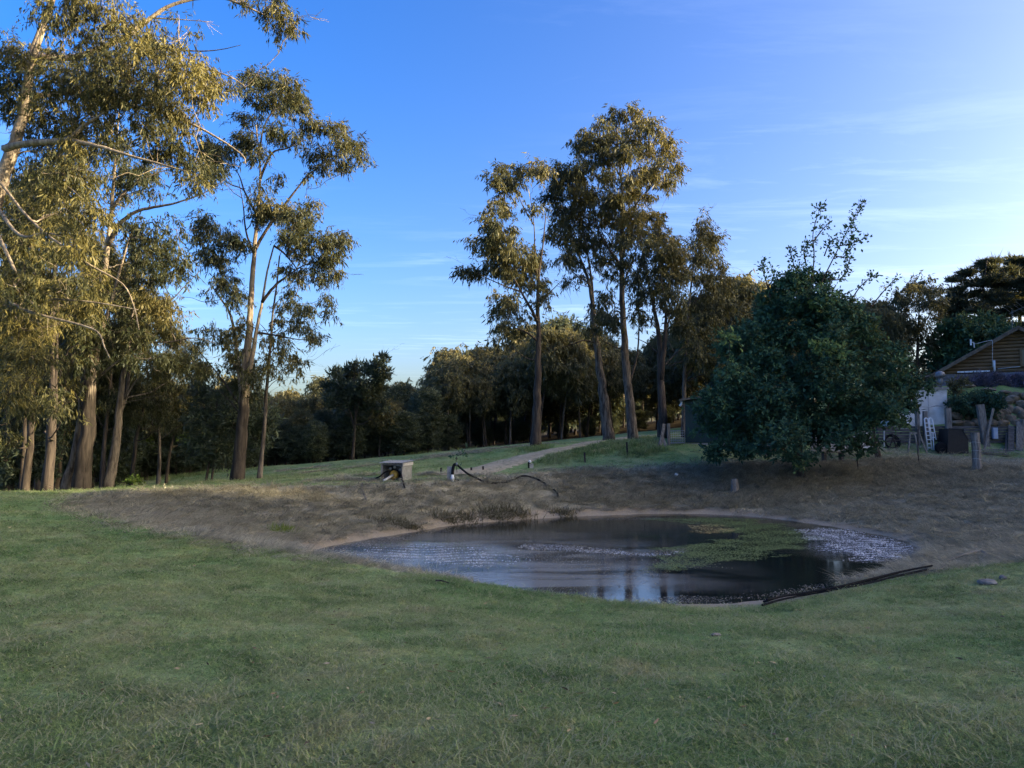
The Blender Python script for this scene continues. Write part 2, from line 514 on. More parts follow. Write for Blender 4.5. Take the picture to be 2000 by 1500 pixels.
def ground_material():
    m, t = new_mat('ground'); b = NB(t)
    pos = b.n('ShaderNodeNewGeometry').outputs['Position']
    dry = b.n('ShaderNodeAttribute', attribute_name='dry').outputs['Fac']
    mud = b.n('ShaderNodeAttribute', attribute_name='mud').outputs['Fac']
    wood = b.n('ShaderNodeAttribute', attribute_name='wood').outputs['Fac']
    c, fd, n2 = grass_color(b, pos, dry)
    strawy = b.noise(b.mapv(pos, (1.0, 3.2, 1), (0, 0, .35)), 9, 5, .75, 1.2)
    c = b.mix(b.math('MULTIPLY', fd, b.rng(strawy, .38, .58, .38, 0)), c, (.085, .072, .058))
    micro = b.noise(pos, 75, 3, 0.8, .4)
    c = b.mix(.75, c, b.mix(b.rng(micro, .36, .64), (.45, .45, .42), (1.5, 1.5, 1.45)), 'MULTIPLY')
    fine = b.noise(pos, 22, 5, 0.7)
    mid = b.noise(b.mapv(pos, (1, 1.7, 1)), 6.5, 5, 0.7, 0.5)
    c = b.mix(0.6, c, b.mix(b.rng(fine, 0.3, 0.7), (0.6, 0.6, 0.6), (1.3, 1.3, 1.3)), 'MULTIPLY')
    c = b.mix(0.5, c, b.mix(b.rng(mid, 0.35, 0.65), (0.6, 0.6, 0.6), (1.3, 1.3, 1.3)), 'MULTIPLY')
    mudc = b.mix(b.rng(fine, 0.3, 0.7), (0.20, 0.170, 0.130), (0.34, 0.295, 0.23))
    fm = b.rng(b.math('ADD', mud, b.rng(mid, 0.2, 0.8, -0.3, 0.3)), 0.4, 0.7)
    c = b.mix(fm, c, mudc)
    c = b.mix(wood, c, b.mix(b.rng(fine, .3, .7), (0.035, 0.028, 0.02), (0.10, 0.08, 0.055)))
    h = b.math('ADD', b.math('MULTIPLY', fine, 0.35), mid)
    b.out(b.principled(c, 0.95, b.bump(h, 0.7, 0.04), 0, 0.03))
    return m
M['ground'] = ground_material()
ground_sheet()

# water -------------------------------------------------------------
def water_material():
    m, t = new_mat('pond_water'); b = NB(t)
    pos = b.n('ShaderNodeNewGeometry').outputs['Position']
    r1 = b.noise(b.mapv(pos, (1.0, 2.6, 1)), 4.2, 3, 0.6, 0.3)
    r2 = b.noise(b.mapv(pos, (1.0, 2.0, 1)), 13, 3, 0.6, 0.3)
    calm = b.noise(pos, 0.30, 2)
    # wind-ruffled water near the left end and in the right-hand corner
    def spot(cx, cy, r0, r1_):
        d = b.n('ShaderNodeVectorMath', {0: pos, 1: (cx, cy, ZW)}, operation='DISTANCE').outputs['Value']
        return b.rng(d, r0, r1_, 1, 0)
    left = spot(-2.4, 16.2, 1.5, 4.8); right = spot(8.6, 18.2, 0.9, 2.8)
    s = b.math('ADD', b.math('MULTIPLY', left, 0.09), b.math('MULTIPLY', right, 0.5))
    amp = b.math('ADD', s, b.rng(calm, 0.4, 0.65, 0.012, 0.05))
    h = b.math('ADD', r1, b.math('MULTIPLY', r2, 0.5))
    bp = b.n('ShaderNodeBump', {'Height': h, 'Strength': amp, 'Distance': 0.06}).outputs[0]
    film = b.noise(b.mapv(pos, (0.5, 1.4, 1)), 0.7, 5, 0.6, 0.8)
    sky_sheen = b.math('MULTIPLY', b.rng(film, 0.36, 0.60), spot(-1.2, 15.6, 2.5, 6.5))
    colr = b.mix(sky_sheen, (0.010, 0.012, 0.012), (0.22, 0.225, 0.215))  # pale film, with bright sky reflection painted into the colour at the left
    ro = b.rng(film, 0.45, 0.65, 0.03, 0.10)
    p = b.n('ShaderNodeBsdfPrincipled', {'Base Color': colr, 'Roughness': ro, 'Specular IOR Level': 0.5, 'IOR': 1.333, 'Normal': bp}).outputs[0]
    b.out(p)
    return m
M['pond_water'] = water_material()
def pond():
    c = WAT.mean(axis=0)
    pts = [(p[0] + (p[0] - c[0]) * 0.07, p[1] + (p[1] - c[1]) * 0.07, ZW) for p in WAT]
    me = bpy.data.meshes.new('pond_water')
    me.from_pydata(pts, [], [tuple(range(len(pts)))])
    me.update()
    if me.polygons[0].normal.z < 0: me.flip_normals()
    tag(link('pond_water', me, M['pond_water']), kind='structure')
pond()

# gravel track --------------------------------------------------------
M['gravel'] = simple_mat('gravel', (0.34, 0.28, 0.19), 0.95, 0.35, 4.0, bump=1.0, c2=(.17, .15, .085))
def track():
    Lp = [(845, 930), (890, 919), (950, 906), (1000, 893), (1060, 880), (1110, 871), (1158, 862), (1200, 856.5), (1260, 851)]
    Rp = [(955, 930), (985, 919), (1020, 908), (1055, 897), (1095, 886), (1130, 876), (1168, 866), (1225, 858), (1300, 850)]
    Lw = smooth_line([gp(*a) for a in Lp], 6); Rw = smooth_line([gp(*a) for a in Rp], 6)
    vs_, fs = [], []
    K = 9
    for i in range(len(Lw)):
        for k in range(K):
            t = k / (K - 1)
            e = (rng.random() - .5) * 0.35 if k in (0, K - 1) else 0
            p = Lw[i] * (1 - t) + Rw[i] * t
            p = p + (Rw[i] - Lw[i]) / np.linalg.norm(Rw[i] - Lw[i]) * e
            z = gz(p[0], p[1]) + 0.03 + 0.03 * math.sin(t * math.pi) - 0.035 * (math.exp(-((t - .28) / .1) ** 2) + math.exp(-((t - .72) / .1) ** 2)) + rng.random() * .012
            if k in (0, K - 1): z -= 0.06
            vs_.append((p[0], p[1], z))
    for i in range(len(Lw) - 1):
        for k in range(K - 1):
            a = i * K + k
            fs.append((a, a + 1, a + 1 + K, a + K))
    me = bpy.data.meshes.new('gravel_track'); me.from_pydata(vs_, [], fs)
    me.polygons.foreach_set('use_smooth', [True] * len(fs)); me.update()
    tag(link('gravel_track', me, M['gravel']), kind='structure')
    return np.array(vs_)
TRACK = track()

# ------------------------------------------------------------------ trees
def unit(a):
    return a / (np.linalg.norm(a, axis=-1, keepdims=True) + 1e-9)
def leaf_quads(centres, axis, L, Wd):
    """rhombic leaves; centres (n,3) leaf bases, axis (n,3) unit, L, Wd (n,)"""
    n = len(centres)
    s = unit(np.cross(axis, unit(rng.normal(size=(n, 3)))))
    nrm = np.cross(s, axis)
    V = np.empty((n, 4, 3))
    V[:, 0] = centres
    V[:, 1] = centres + axis * (L * .45)[:, None] + s * (Wd * .5)[:, None] + nrm * (L * .05)[:, None]
    V[:, 2] = centres + axis * L[:, None]
    V[:, 3] = centres + axis * (L * .45)[:, None] - s * (Wd * .5)[:, None] + nrm * (L * .05)[:, None]
    return V

DENS = 2.3
class Tree:
    def __init__(self, name, label, cat, base, leaf, barkm, twigm=None, style='gum', leafL=0.22, leafW=0.06, dens=240, group=None, gold=0.0):
        self.base = np.array(base, float); self.name = name; self.label = label; self.cat = cat; self.group = group
        self.leaf = leaf; self.bark = barkm; self.twigm = twigm or barkm; self.style = style
        self.L, self.Wd, self.dens = leafL, leafW, dens
        self.stems = []; self.limbs = []; self.br = MB()
        self.nodes = []       # (pos, radius)
        self.V = []; self.T = []
        self.gold = gold
    def stem(self, pts, r0, r1, main=True, n=8, k=5):
        P = smooth_line(pts, k)
        t = np.linspace(0, 1, len(P))
        if main:
            r0 *= .76; r1 = min(r1, .03)
            rad = r1 + (r0 - r1) * (1 - t) ** 1.6
            z = P[:, 2] - P[0, 2]
            rad = rad * (1 + 0.22 * np.exp(-np.maximum(z, 0) / 0.4))
        else:
            r1 = min(r1, .016)
            rad = (r1 + (r0 - r1) * (1 - t) ** 1.15) * .8
        jit = rng.normal(size=P.shape) * (rad * 0.10)[:, None]; jit[0] = 0
        P = P + jit
        if main: P[0, 2] -= 0.35
        mb = MB(); mb.tube(P, rad, n, wob=0.12 if main else 0.05)
        (self.stems if main else self.limbs).append(mb)
        for p, r in zip(P, rad): self.nodes.append((p, r))
    def attach(self, C):
        P = np.array([p for p, r in self.nodes])
        d = P - C
        hor = np.linalg.norm(d[:, :2], axis=1)
        cost = np.linalg.norm(d, axis=1) + 2.2 * np.maximum(0, d[:, 2] + 0.45 * hor)
        low = self.base[2] + 1.5
        cost += np.where(P[:, 2] < low, 5, 0)
        i = int(np.argmin(cost))
        return self.nodes[i]
    def branch(self, A, C, r0, r1, seg=6, n=5, up=0.16, jit=.05):
        ln = np.linalg.norm(C - A)
        ctl = (A + C) / 2 + np.array([0, 0, -up * ln]) + rng.normal(size=3) * jit * ln
        ctl[2] = min(ctl[2], max(A[2], C[2]) + .2 * ln)
        t = np.linspace(0, 1, seg)[:, None]
        P = (1 - t) ** 2 * A + 2 * t * (1 - t) * ctl + t ** 2 * C
        P[1:-1] += rng.normal(size=(seg - 2, 3)) * ln * 0.025
        rad = r0 + (r1 - r0) * t[:, 0]
        self.br.tube(P, rad, n, cap=False)
        for p, r in zip(P[1:], rad[1:]): self.nodes.append((p, r))
    def clump(self, C, rx, ry, rz, dens=1.0, tone=0.5, sub=None):
        """foliage ellipsoid half axes rx (across), ry (depth), rz (up)"""
        C = np.array(C, float)
        A, ra = self.attach(C - np.array([0, 0, rz * .5]))
        ln = np.linalg.norm(C - A)
        rb = min(ra * .75, 0.012 * ln + 0.015)
        self.branch(A, C - np.array([0, 0, rz * .35]), rb, 0.012, seg=7)
        area = math.pi * rx * rz
        nl = int(self.dens * dens * area * DENS)
        ns = sub or max(4, int(area * 4.5 + 3))
        u = unit(rng.normal(size=(ns, 3))) * (rng.random((ns, 1)) ** 0.45)
        S = C + u * np.array([rx, ry, rz]) * 0.80
        sr = 0.42 * (rx * rz) ** .5 * (0.7 + 0.5 * rng.random(ns)) + 0.08
        root = C - np.array([0, 0, rz * .35])
        for s in S[: min(ns, 14)]:
            self.branch(root, s, 0.014, 0.005, seg=4, n=3, up=.1)
        which = rng.integers(0, ns, nl)
        if self.style in ('gum', 'oak'):
            gum = self.style == 'gum'
            nst = max(3, nl // (13 if gum else 9))          # short leafy twigs
            sw = rng.integers(0, ns, nst)
            o1 = rng.normal(size=(nst, 3)) * (np.array([.50, .50, .36]) if gum else np.array([.46, .46, .28]))
            st = S[sw] + o1 * sr[sw][:, None]
            out = unit(o1 + (S[sw] - C) * .5 + 1e-6)
            if gum: d = unit(out * .55 + np.array([0, 0, -.75]) + rng.normal(size=(nst, 3)) * .45)
            else: d = unit(out * .9 + np.array([0, 0, .05]) + rng.normal(size=(nst, 3)) * .45)
            ln_ = self.L * (2.2 if gum else 1.7) * (.4 + 1.1 * rng.random(nst))
            k = rng.integers(0, nst, nl); u_ = rng.random(nl)
            P = st[k] + d[k] * (ln_[k] * u_)[:, None] + rng.normal(size=(nl, 3)) * self.L * (.22 if gum else .3)
            ax = unit(d[k] * .5 + (np.array([0, 0, -.7]) if gum else np.array([0, 0, -.1])) + rng.normal(size=(nl, 3)) * (.45 if gum else .6))
            which = sw[k]
        elif self.style == 'pine':
            off = rng.normal(size=(nl, 3)) * np.array([.6, .6, .16])
            P = S[which] + off * sr[which][:, None]
            ax = unit(off * .8 + rng.normal(size=(nl, 3)) * .4 + np.array([0, 0, .5]))
        else:                       # upright, feathery
            off = rng.normal(size=(nl, 3)) * np.array([.5, .5, .5])
            P = S[which] + off * sr[which][:, None]
            ax = unit(off * .6 + rng.normal(size=(nl, 3)) * .6 + np.array([0, 0, .55]))
        L = self.L * np.exp(rng.normal(size=nl) * .38); Wd = self.Wd * np.exp(rng.normal(size=nl) * .3)
        self.V.append(leaf_quads(P, ax, L, Wd))
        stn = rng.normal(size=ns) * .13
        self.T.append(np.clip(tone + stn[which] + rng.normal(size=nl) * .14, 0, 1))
    def spray(self, pts, r0, nleaf, spread, tone=.55):
        """a bare shoot with leaves close along it"""
        P = smooth_line(pts, 5)
        rad = np.linspace(r0, 0.006, len(P))
        self.br.tube(P, rad, 4, cap=False)
        for p, r in zip(P, rad): self.nodes.append((p, r))
        if nleaf:
            t = (0.25 + .75 * rng.random(nleaf)) * (len(P) - 1.001)
            i = t.astype(int); q = P[i] + (P[i + 1] - P[i]) * (t - i)[:, None]
            off = rng.normal(size=(nleaf, 3)) * spread * (0.4 + 0.8 * np.sin(t * 2.1) ** 2)[:, None]
            d = unit(P[np.minimum(i + 1, len(P) - 1)] - P[i])
            ax = unit(off / spread * .6 + d * .5 + rng.normal(size=(nleaf, 3)) * .5)
            L = self.L * (0.6 + .8 * rng.random(nleaf)); Wd = self.Wd * (.6 + .8 * rng.random(nleaf))
            self.V.append(leaf_quads(q + off, ax, L, Wd)); self.T.append(np.clip(tone + rng.normal(size=nleaf) * .15, 0, 1))
    def dead_twigs(self, n, lmin=.6, lmax=2.0):
        N_ = [q for q in self.nodes if q[0][2] > self.base[2] + 2.0]
        for _ in range(n):
            p, r = N_[int(rng.integers(len(N_)))]
            out = unit(np.array([p[0] - self.base[0], p[1] - self.base[1], .3]) + rng.normal(size=3) * .8)
            e = p + out * (lmin + (lmax - lmin) * rng.random())
            self.branch(p, e, min(r * .6, .018), .004, seg=6, n=4, up=-.05, jit=.12)
            for _k in range(2):
                q = p + (e - p) * (.4 + .5 * rng.random())
                self.branch(q, q + unit(out + rng.normal(size=3) * .7) * .45, .007, .003, seg=4, n=3, up=0, jit=.1)
    def finish(self):
        root = thing(self.name, self.label, self.cat, self.base, self.group)
        for mb in self.stems: mb.build('trunk', self.bark, root, self.base, True)
        for mb in self.limbs: mb.build('limb', self.twigm, root, self.base, True)
        if self.br.v: tag(self.br.build('branches', self.twigm, root, self.base, True), kind='stuff')
        if self.V:
            V = np.concatenate(self.V) - self.base; T = np.concatenate(self.T)
            o = link('crown', quads_mesh('crown', V, T), self.leaf, root); tag(o, kind='stuff')
        return root

def px_tree(name, label, D, stems, limbs, clumps, leaf, barkm, twigm=None, depth=2.0, basept=None, cat='tree', fill_=.45, dead=14, **kw):
    """stems: [(r0,r1,[(px,py[,dD])...])], limbs the same, clumps: (px,py,rx,ry[,tone[,dens[,dD]]]) read off the photograph at depth D"""
    s0 = stems[0][2]
    b0 = gD(s0[0][0], D)
    T = Tree(name, label, cat, b0, leaf, barkm, twigm, **kw)
    def P3(q):
        return at(q[0], q[1], D + (q[2] if len(q) > 2 else 0))
    for si, (r0, r1, pts) in enumerate(stems):
        P = [P3(q) for q in pts]
        if si == 0 or pts[0][1] > 860:
            P[0] = gD(pts[0][0], D + (pts[0][2] if len(pts[0]) > 2 else 0))
        T.stem(P, r0, r1, True, n=10)
    for r0, r1, pts in limbs:
        T.stem([P3(q) for q in pts], r0, r1, False, n=6, k=4)
    cx = np.mean([c[0] for c in clumps]); wx = max(40, np.std([c[0] for c in clumps]) * 2)
    fillers = []
    for c in clumps:
        if rng.random() < fill_:
            a = rng.random() * 6.28
            q = (c[0] + math.cos(a) * c[2] * .9, c[1] + math.sin(a) * c[3] * .9 + c[3] * .2, c[2] * .75, c[3] * .75, (c[4] if len(c) > 4 else .5) * .8, .75)
            fillers.append(q)
    order = sorted(list(clumps) + fillers, key=lambda c: -c[1])
    for c in order:
        tone = c[4] if len(c) > 4 else .5
        dn = c[5] if len(c) > 5 else 1.0
        if len(c) > 6: dd = c[6]
        else:
            dd = (rng.random() * 2 - 1) * depth * math.sqrt(max(.15, 1 - ((c[0] - cx) / wx) ** 2))
        rx, rz = m_of(c[2], D) * 1.15, m_of(c[3], D) * 1.2
        T.clump(at(c[0], c[1], D + dd), rx, (rx + rz) * .6, rz, dn * .85, tone)
    T.dead_twigs(dead)
    return T.finish(), T

STAND = []
GL, GG = M['gum_leaf'], M['gum_leaf_gold']
# --- near gum at the left edge ------------------------------------------------
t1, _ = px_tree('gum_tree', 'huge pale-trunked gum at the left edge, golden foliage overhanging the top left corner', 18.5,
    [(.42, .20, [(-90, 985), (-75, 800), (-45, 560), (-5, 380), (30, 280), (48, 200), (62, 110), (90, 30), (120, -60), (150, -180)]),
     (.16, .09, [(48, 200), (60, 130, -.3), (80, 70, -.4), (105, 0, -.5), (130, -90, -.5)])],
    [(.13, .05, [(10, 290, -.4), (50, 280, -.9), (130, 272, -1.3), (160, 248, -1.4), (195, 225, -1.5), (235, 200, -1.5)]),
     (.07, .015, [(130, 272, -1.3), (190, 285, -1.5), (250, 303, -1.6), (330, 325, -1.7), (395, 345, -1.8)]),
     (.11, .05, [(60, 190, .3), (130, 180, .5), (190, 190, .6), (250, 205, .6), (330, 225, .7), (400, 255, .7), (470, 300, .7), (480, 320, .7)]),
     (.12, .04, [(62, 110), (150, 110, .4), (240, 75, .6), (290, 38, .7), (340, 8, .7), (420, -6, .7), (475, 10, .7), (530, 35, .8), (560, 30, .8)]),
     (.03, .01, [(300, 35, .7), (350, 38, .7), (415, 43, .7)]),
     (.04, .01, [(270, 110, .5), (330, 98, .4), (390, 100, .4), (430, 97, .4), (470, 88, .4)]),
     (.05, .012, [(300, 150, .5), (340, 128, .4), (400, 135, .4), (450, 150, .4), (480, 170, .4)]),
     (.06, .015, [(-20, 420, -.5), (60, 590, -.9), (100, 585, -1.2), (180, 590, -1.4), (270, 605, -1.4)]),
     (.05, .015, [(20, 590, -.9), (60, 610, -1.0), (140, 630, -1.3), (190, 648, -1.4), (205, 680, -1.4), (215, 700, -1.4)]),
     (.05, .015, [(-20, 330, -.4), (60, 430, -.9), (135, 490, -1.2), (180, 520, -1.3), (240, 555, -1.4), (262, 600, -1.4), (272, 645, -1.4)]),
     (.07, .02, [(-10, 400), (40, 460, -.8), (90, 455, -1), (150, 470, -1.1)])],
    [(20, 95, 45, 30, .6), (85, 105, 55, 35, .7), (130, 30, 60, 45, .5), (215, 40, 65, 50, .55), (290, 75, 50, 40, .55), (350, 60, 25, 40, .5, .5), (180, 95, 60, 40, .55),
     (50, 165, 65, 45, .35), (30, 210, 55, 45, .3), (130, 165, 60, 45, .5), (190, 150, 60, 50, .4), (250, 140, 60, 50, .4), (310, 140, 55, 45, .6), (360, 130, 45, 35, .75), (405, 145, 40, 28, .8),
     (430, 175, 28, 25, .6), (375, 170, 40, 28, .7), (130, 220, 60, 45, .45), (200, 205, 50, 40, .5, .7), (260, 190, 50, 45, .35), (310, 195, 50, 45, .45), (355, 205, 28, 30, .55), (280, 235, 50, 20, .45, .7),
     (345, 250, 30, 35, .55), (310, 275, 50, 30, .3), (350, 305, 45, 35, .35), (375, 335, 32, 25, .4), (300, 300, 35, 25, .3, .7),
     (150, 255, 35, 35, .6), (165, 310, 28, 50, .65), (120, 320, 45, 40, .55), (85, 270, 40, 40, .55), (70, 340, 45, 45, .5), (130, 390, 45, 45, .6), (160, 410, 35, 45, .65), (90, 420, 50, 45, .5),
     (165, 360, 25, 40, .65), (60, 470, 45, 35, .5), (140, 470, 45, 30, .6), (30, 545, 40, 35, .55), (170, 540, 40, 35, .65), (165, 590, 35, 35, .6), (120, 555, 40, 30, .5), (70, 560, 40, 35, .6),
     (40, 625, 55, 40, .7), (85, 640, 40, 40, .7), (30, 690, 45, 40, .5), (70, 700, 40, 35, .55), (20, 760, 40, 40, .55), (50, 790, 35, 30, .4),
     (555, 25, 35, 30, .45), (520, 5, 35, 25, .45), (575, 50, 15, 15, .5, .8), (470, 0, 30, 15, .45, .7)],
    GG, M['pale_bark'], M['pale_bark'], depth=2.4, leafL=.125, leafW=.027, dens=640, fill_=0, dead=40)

# --- gums in the left stand ---------------------------------------------------
t2, _ = px_tree('gum_tree', 'gum with thick pale trunk and shaggy collar of bark, in the left stand of trees', 26.5,
    [(.40, .13, [(166, 955), (170, 850), (178, 740), (185, 660), (196, 580), (212, 470), (220, 380), (226, 300), (232, 220)]),
     (.13, .07, [(186, 690), (200, 640, -.3), (214, 600, -.3), (226, 560, -.3), (245, 490, -.4), (262, 440, -.4)])],
    [(.12, .03, [(211, 480), (232, 440, -.4), (262, 415, -.6), (300, 405, -.7), (345, 396, -.8), (400, 376, -.9), (440, 350, -.9)]),
     (.10, .03, [(218, 410), (235, 385), (262, 360, .2), (300, 340, .3), (335, 330, .3)]),
     (.07, .02, [(190, 740), (212, 720, -.3), (240, 700, -.5), (280, 690, -.6)]),
     (.05, .015, [(225, 320), (245, 290), (270, 270), (300, 262)])],
    [(240, 330, 35, 25, .4), (275, 320, 40, 22, .35), (210, 290, 30, 30, .4), (300, 375, 30, 14, .4, .6), (240, 380, 26, 16, .4, .7), (275, 450, 35, 25, .3), (315, 480, 38, 25, .3), (345, 500, 30, 18, .3), (285, 500, 35, 22, .3),
     (255, 470, 28, 22, .35, .6), (300, 535, 40, 18, .3), (340, 530, 30, 14, .3, .7), (200, 500, 16, 12, .3, .6), (205, 488, 12, 14, .25), (182, 790, 18, 14, .35, .8), (220, 250, 25, 25, .45), (345, 440, 25, 22, .35, .5)],
    GL, M['pale_bark'], M['grey_bark'], depth=1.8, leafL=.165, leafW=.036, dens=430)
t3, _ = px_tree('gum_tree', 'slender forked gum leaning right, on the right flank of the left stand', 27.5,
    [(.25, .08, [(218, 955), (226, 870), (233, 800), (240, 740), (250, 680), (258, 620), (264, 560), (268, 500)]),
     (.12, .05, [(232, 810), (246, 770, .2), (252, 720, .3), (256, 660, .4), (275, 600, .5)])],
    [(.06, .02, [(250, 690), (290, 670, -.3), (330, 668, -.4), (380, 660, -.5), (420, 670, -.5)]),
     (.05, .015, [(258, 640), (290, 610), (330, 590), (360, 560), (390, 530)]),
     (.05, .015, [(244, 780), (265, 745), (300, 720), (330, 705)])],
    [(250, 590, 38, 28, .4), (295, 590, 40, 28, .6), (330, 605, 26, 24, .7), (265, 630, 40, 24, .4), (310, 640, 42, 20, .45), (335, 650, 20, 20, .3), (240, 640, 25, 25, .35), (250, 690, 38, 14, .25), (290, 695, 40, 14, .3),
     (330, 700, 28, 16, .35), (300, 725, 40, 16, .6, .6), (345, 730, 25, 18, .55, .5), (265, 545, 25, 20, .4, .7), (375, 700, 25, 14, .3, .7), (395, 720, 20, 12, .25, .8)],
    GL, M['grey_bark'], M['grey_bark'], depth=1.6, leafL=.165, leafW=.036, dens=460)
t4, _ = px_tree('gum_tree', 'dark straight gum trunk with golden lower foliage, behind the pale leaning limbs at far left', 25,
    [(.23, .09, [(100, 957), (103, 800), (104, 680), (106, 560), (110, 470), (112, 380), (116, 260)]), (.10, .05, [(101, 840), (108, 760), (112, 660), (114, 560, .5)])],
    [(.05, .015, [(106, 560), (130, 530), (160, 500)]), (.05, .015, [(105, 620), (75, 580), (50, 540)])],
    [(150, 620, 34, 26, .6), (175, 560, 22, 25, .6), (150, 660, 30, 20, .6, .7), (60, 660, 28, 24, .55), (120, 790, 24, 25, .5, .6), (130, 755, 26, 25, .55, .6), (140, 700, 20, 20, .4, .5), (90, 500, 35, 30, .4), (125, 440, 40, 30, .45), (95, 360, 40, 35, .45), (130, 300, 35, 35, .5)],
    GG, M['dark_bark'], M['dark_bark'], depth=2, leafL=.155, leafW=.034, dens=480)
t5, _ = px_tree('gum_tree', 'dark forked gum trunk nearest the left edge of the stand', 26,
    [(.18, .07, [(58, 957), (60, 850), (63, 740), (60, 640), (52, 560), (42, 480), (35, 400)]), (.14, .05, [(50, 957, .6), (48, 860, .6), (45, 760, .4), (30, 700), (22, 640)]), (.1, .04, [(62, 760), (72, 660), (70, 560), (60, 480)])],
    [(.04, .015, [(62, 700), (40, 680), (20, 690)])],
    [(25, 820, 28, 25, .4), (15, 760, 28, 25, .55), (45, 730, 25, 22, .6), (70, 600, 30, 20, .5), (20, 600, 30, 28, .5), (40, 520, 35, 25, .45), (15, 860, 25, 22, .4, .7), (60, 430, 40, 30, .4)],
    GG, M['dark_bark'], M['dark_bark'], depth=2, leafL=.155, leafW=.034, dens=460)
t6, _ = px_tree('gum_tree', 'dark trunk leaning right, close beside the thick pale gum', 26.8,
    [(.20, .06, [(132, 956), (146, 880), (158, 800), (163, 730), (172, 670), (168, 600), (165, 540)])],
    [(.04, .012, [(163, 740), (150, 700), (145, 660)])],
    [(160, 690, 20, 20, .3), (150, 650, 18, 20, .35), (175, 640, 20, 22, .3), (160, 600, 22, 22, .35), (140, 740, 22, 18, .45, .7)],
    GL, M['grey_bark'], M['dark_bark'], depth=1.2, leafL=.2, leafW=.045, dens=380)
t7, _ = px_tree('gum_tree', 'thin dark sapling gum in the shaded middle of the left stand', 28.5,
    [(.12, .04, [(118, 957), (122, 860), (130, 760), (128, 680), (134, 620)])], [(.03, .01, [(122, 860), (108, 800), (104, 760)])],
    [(130, 650, 22, 22, .35), (120, 700, 22, 20, .35), (140, 610, 18, 18, .4), (118, 830, 22, 20, .35, .6), (105, 770, 20, 18, .4, .6)],
    GL, M['dark_bark'], M['dark_bark'], depth=1.2, leafL=.2, leafW=.045, dens=380)
for (px, D, yt, kind, lab) in ((20, 33, 330, 'stand', 'dark slim gum behind the left stand, nearest the picture edge'), (85, 34, 380, 'stand', 'wide dark gum behind the left stand, behind the forked trunk'), (150, 35, 430, 'stand', 'dark slim gum filling the gap left of the thick pale trunk'), (205, 34, 470, 'stand', 'dark gum filling the gap right of the thick pale trunk'), (262, 36, 560, 'stand', 'dark gum behind the slender forked gum'), (330, 38, 640, 'stand', 'dark gum between the left stand and the tall lone gum'), (50, 37, 520, 'bushy', 'dark bushy tree low behind the left stand at the picture edge'), (125, 38, 600, 'bushy', 'dark bushy tree low behind the middle of the left stand'), (190, 39, 640, 'bushy', 'dark bushy tree low behind the right of the left stand')):
    STAND.append((px, D, yt, kind, lab))
# dark understorey at the foot of the left stand
def bush(name, label, pxs, D, leaf, cat='shrub', style='oak', leafL=.14, leafW=.06, dens=420, tone=.4, group=None, stems=4):
    cx = sum(c[0] for c in pxs) / len(pxs)
    b0 = gD(cx, D)
    T = Tree(name, label, cat, b0, leaf, M['dark_bark'], None, style=style, leafL=leafL, leafW=leafW, dens=dens, group=group)
    hmax = max(at(c[0], c[1], D)[2] for c in pxs)
    for k in range(stems):
        a = rng.random() * 6.28
        q = b0 + np.array([math.cos(a) * .15, math.sin(a) * .15, 0])
        top = np.array([b0[0] + (rng.random() - .5) * .9, b0[1] + (rng.random() - .5) * .6, b0[2] + (hmax - b0[2]) * .6])
        T.stem([q, (q + top) / 2 + rng.normal(size=3) * .06, top], .035, .012, True, n=5, k=3)
    for c in pxs:
        dd = (rng.random() * 2 - 1) * m_of(c[2], D) * .8
        T.clump(at(c[0], c[1], D + dd), m_of(c[2], D), m_of(c[2], D) * .9, m_of(c[3], D), 1, tone + (rng.random() - .5) * .15)
    return T.finish()
bush('understorey_shrub', 'tall dark shrub between the trunks of the left stand', [(70, 830, 32, 30), (95, 870, 35, 30), (60, 890, 30, 30), (90, 920, 40, 30), (110, 830, 25, 25), (55, 850, 25, 25)], 27.5, M['wattle_leaf'], tone=.3)
bush('understorey_shrub', 'dark low shrub at the left picture edge under the gums', [(15, 890, 28, 30), (35, 920, 30, 28), (10, 930, 28, 25)], 27, M['wattle_leaf'], tone=.3)
bush('leafy_bush', 'small yellow-green bush on the grass right of the left stand', [(258, 938, 10, 10), (272, 944, 10, 8), (262, 948, 12, 6)], 27.8, M['bright_leaf'], leafL=.10, leafW=.06, dens=500, tone=.5)

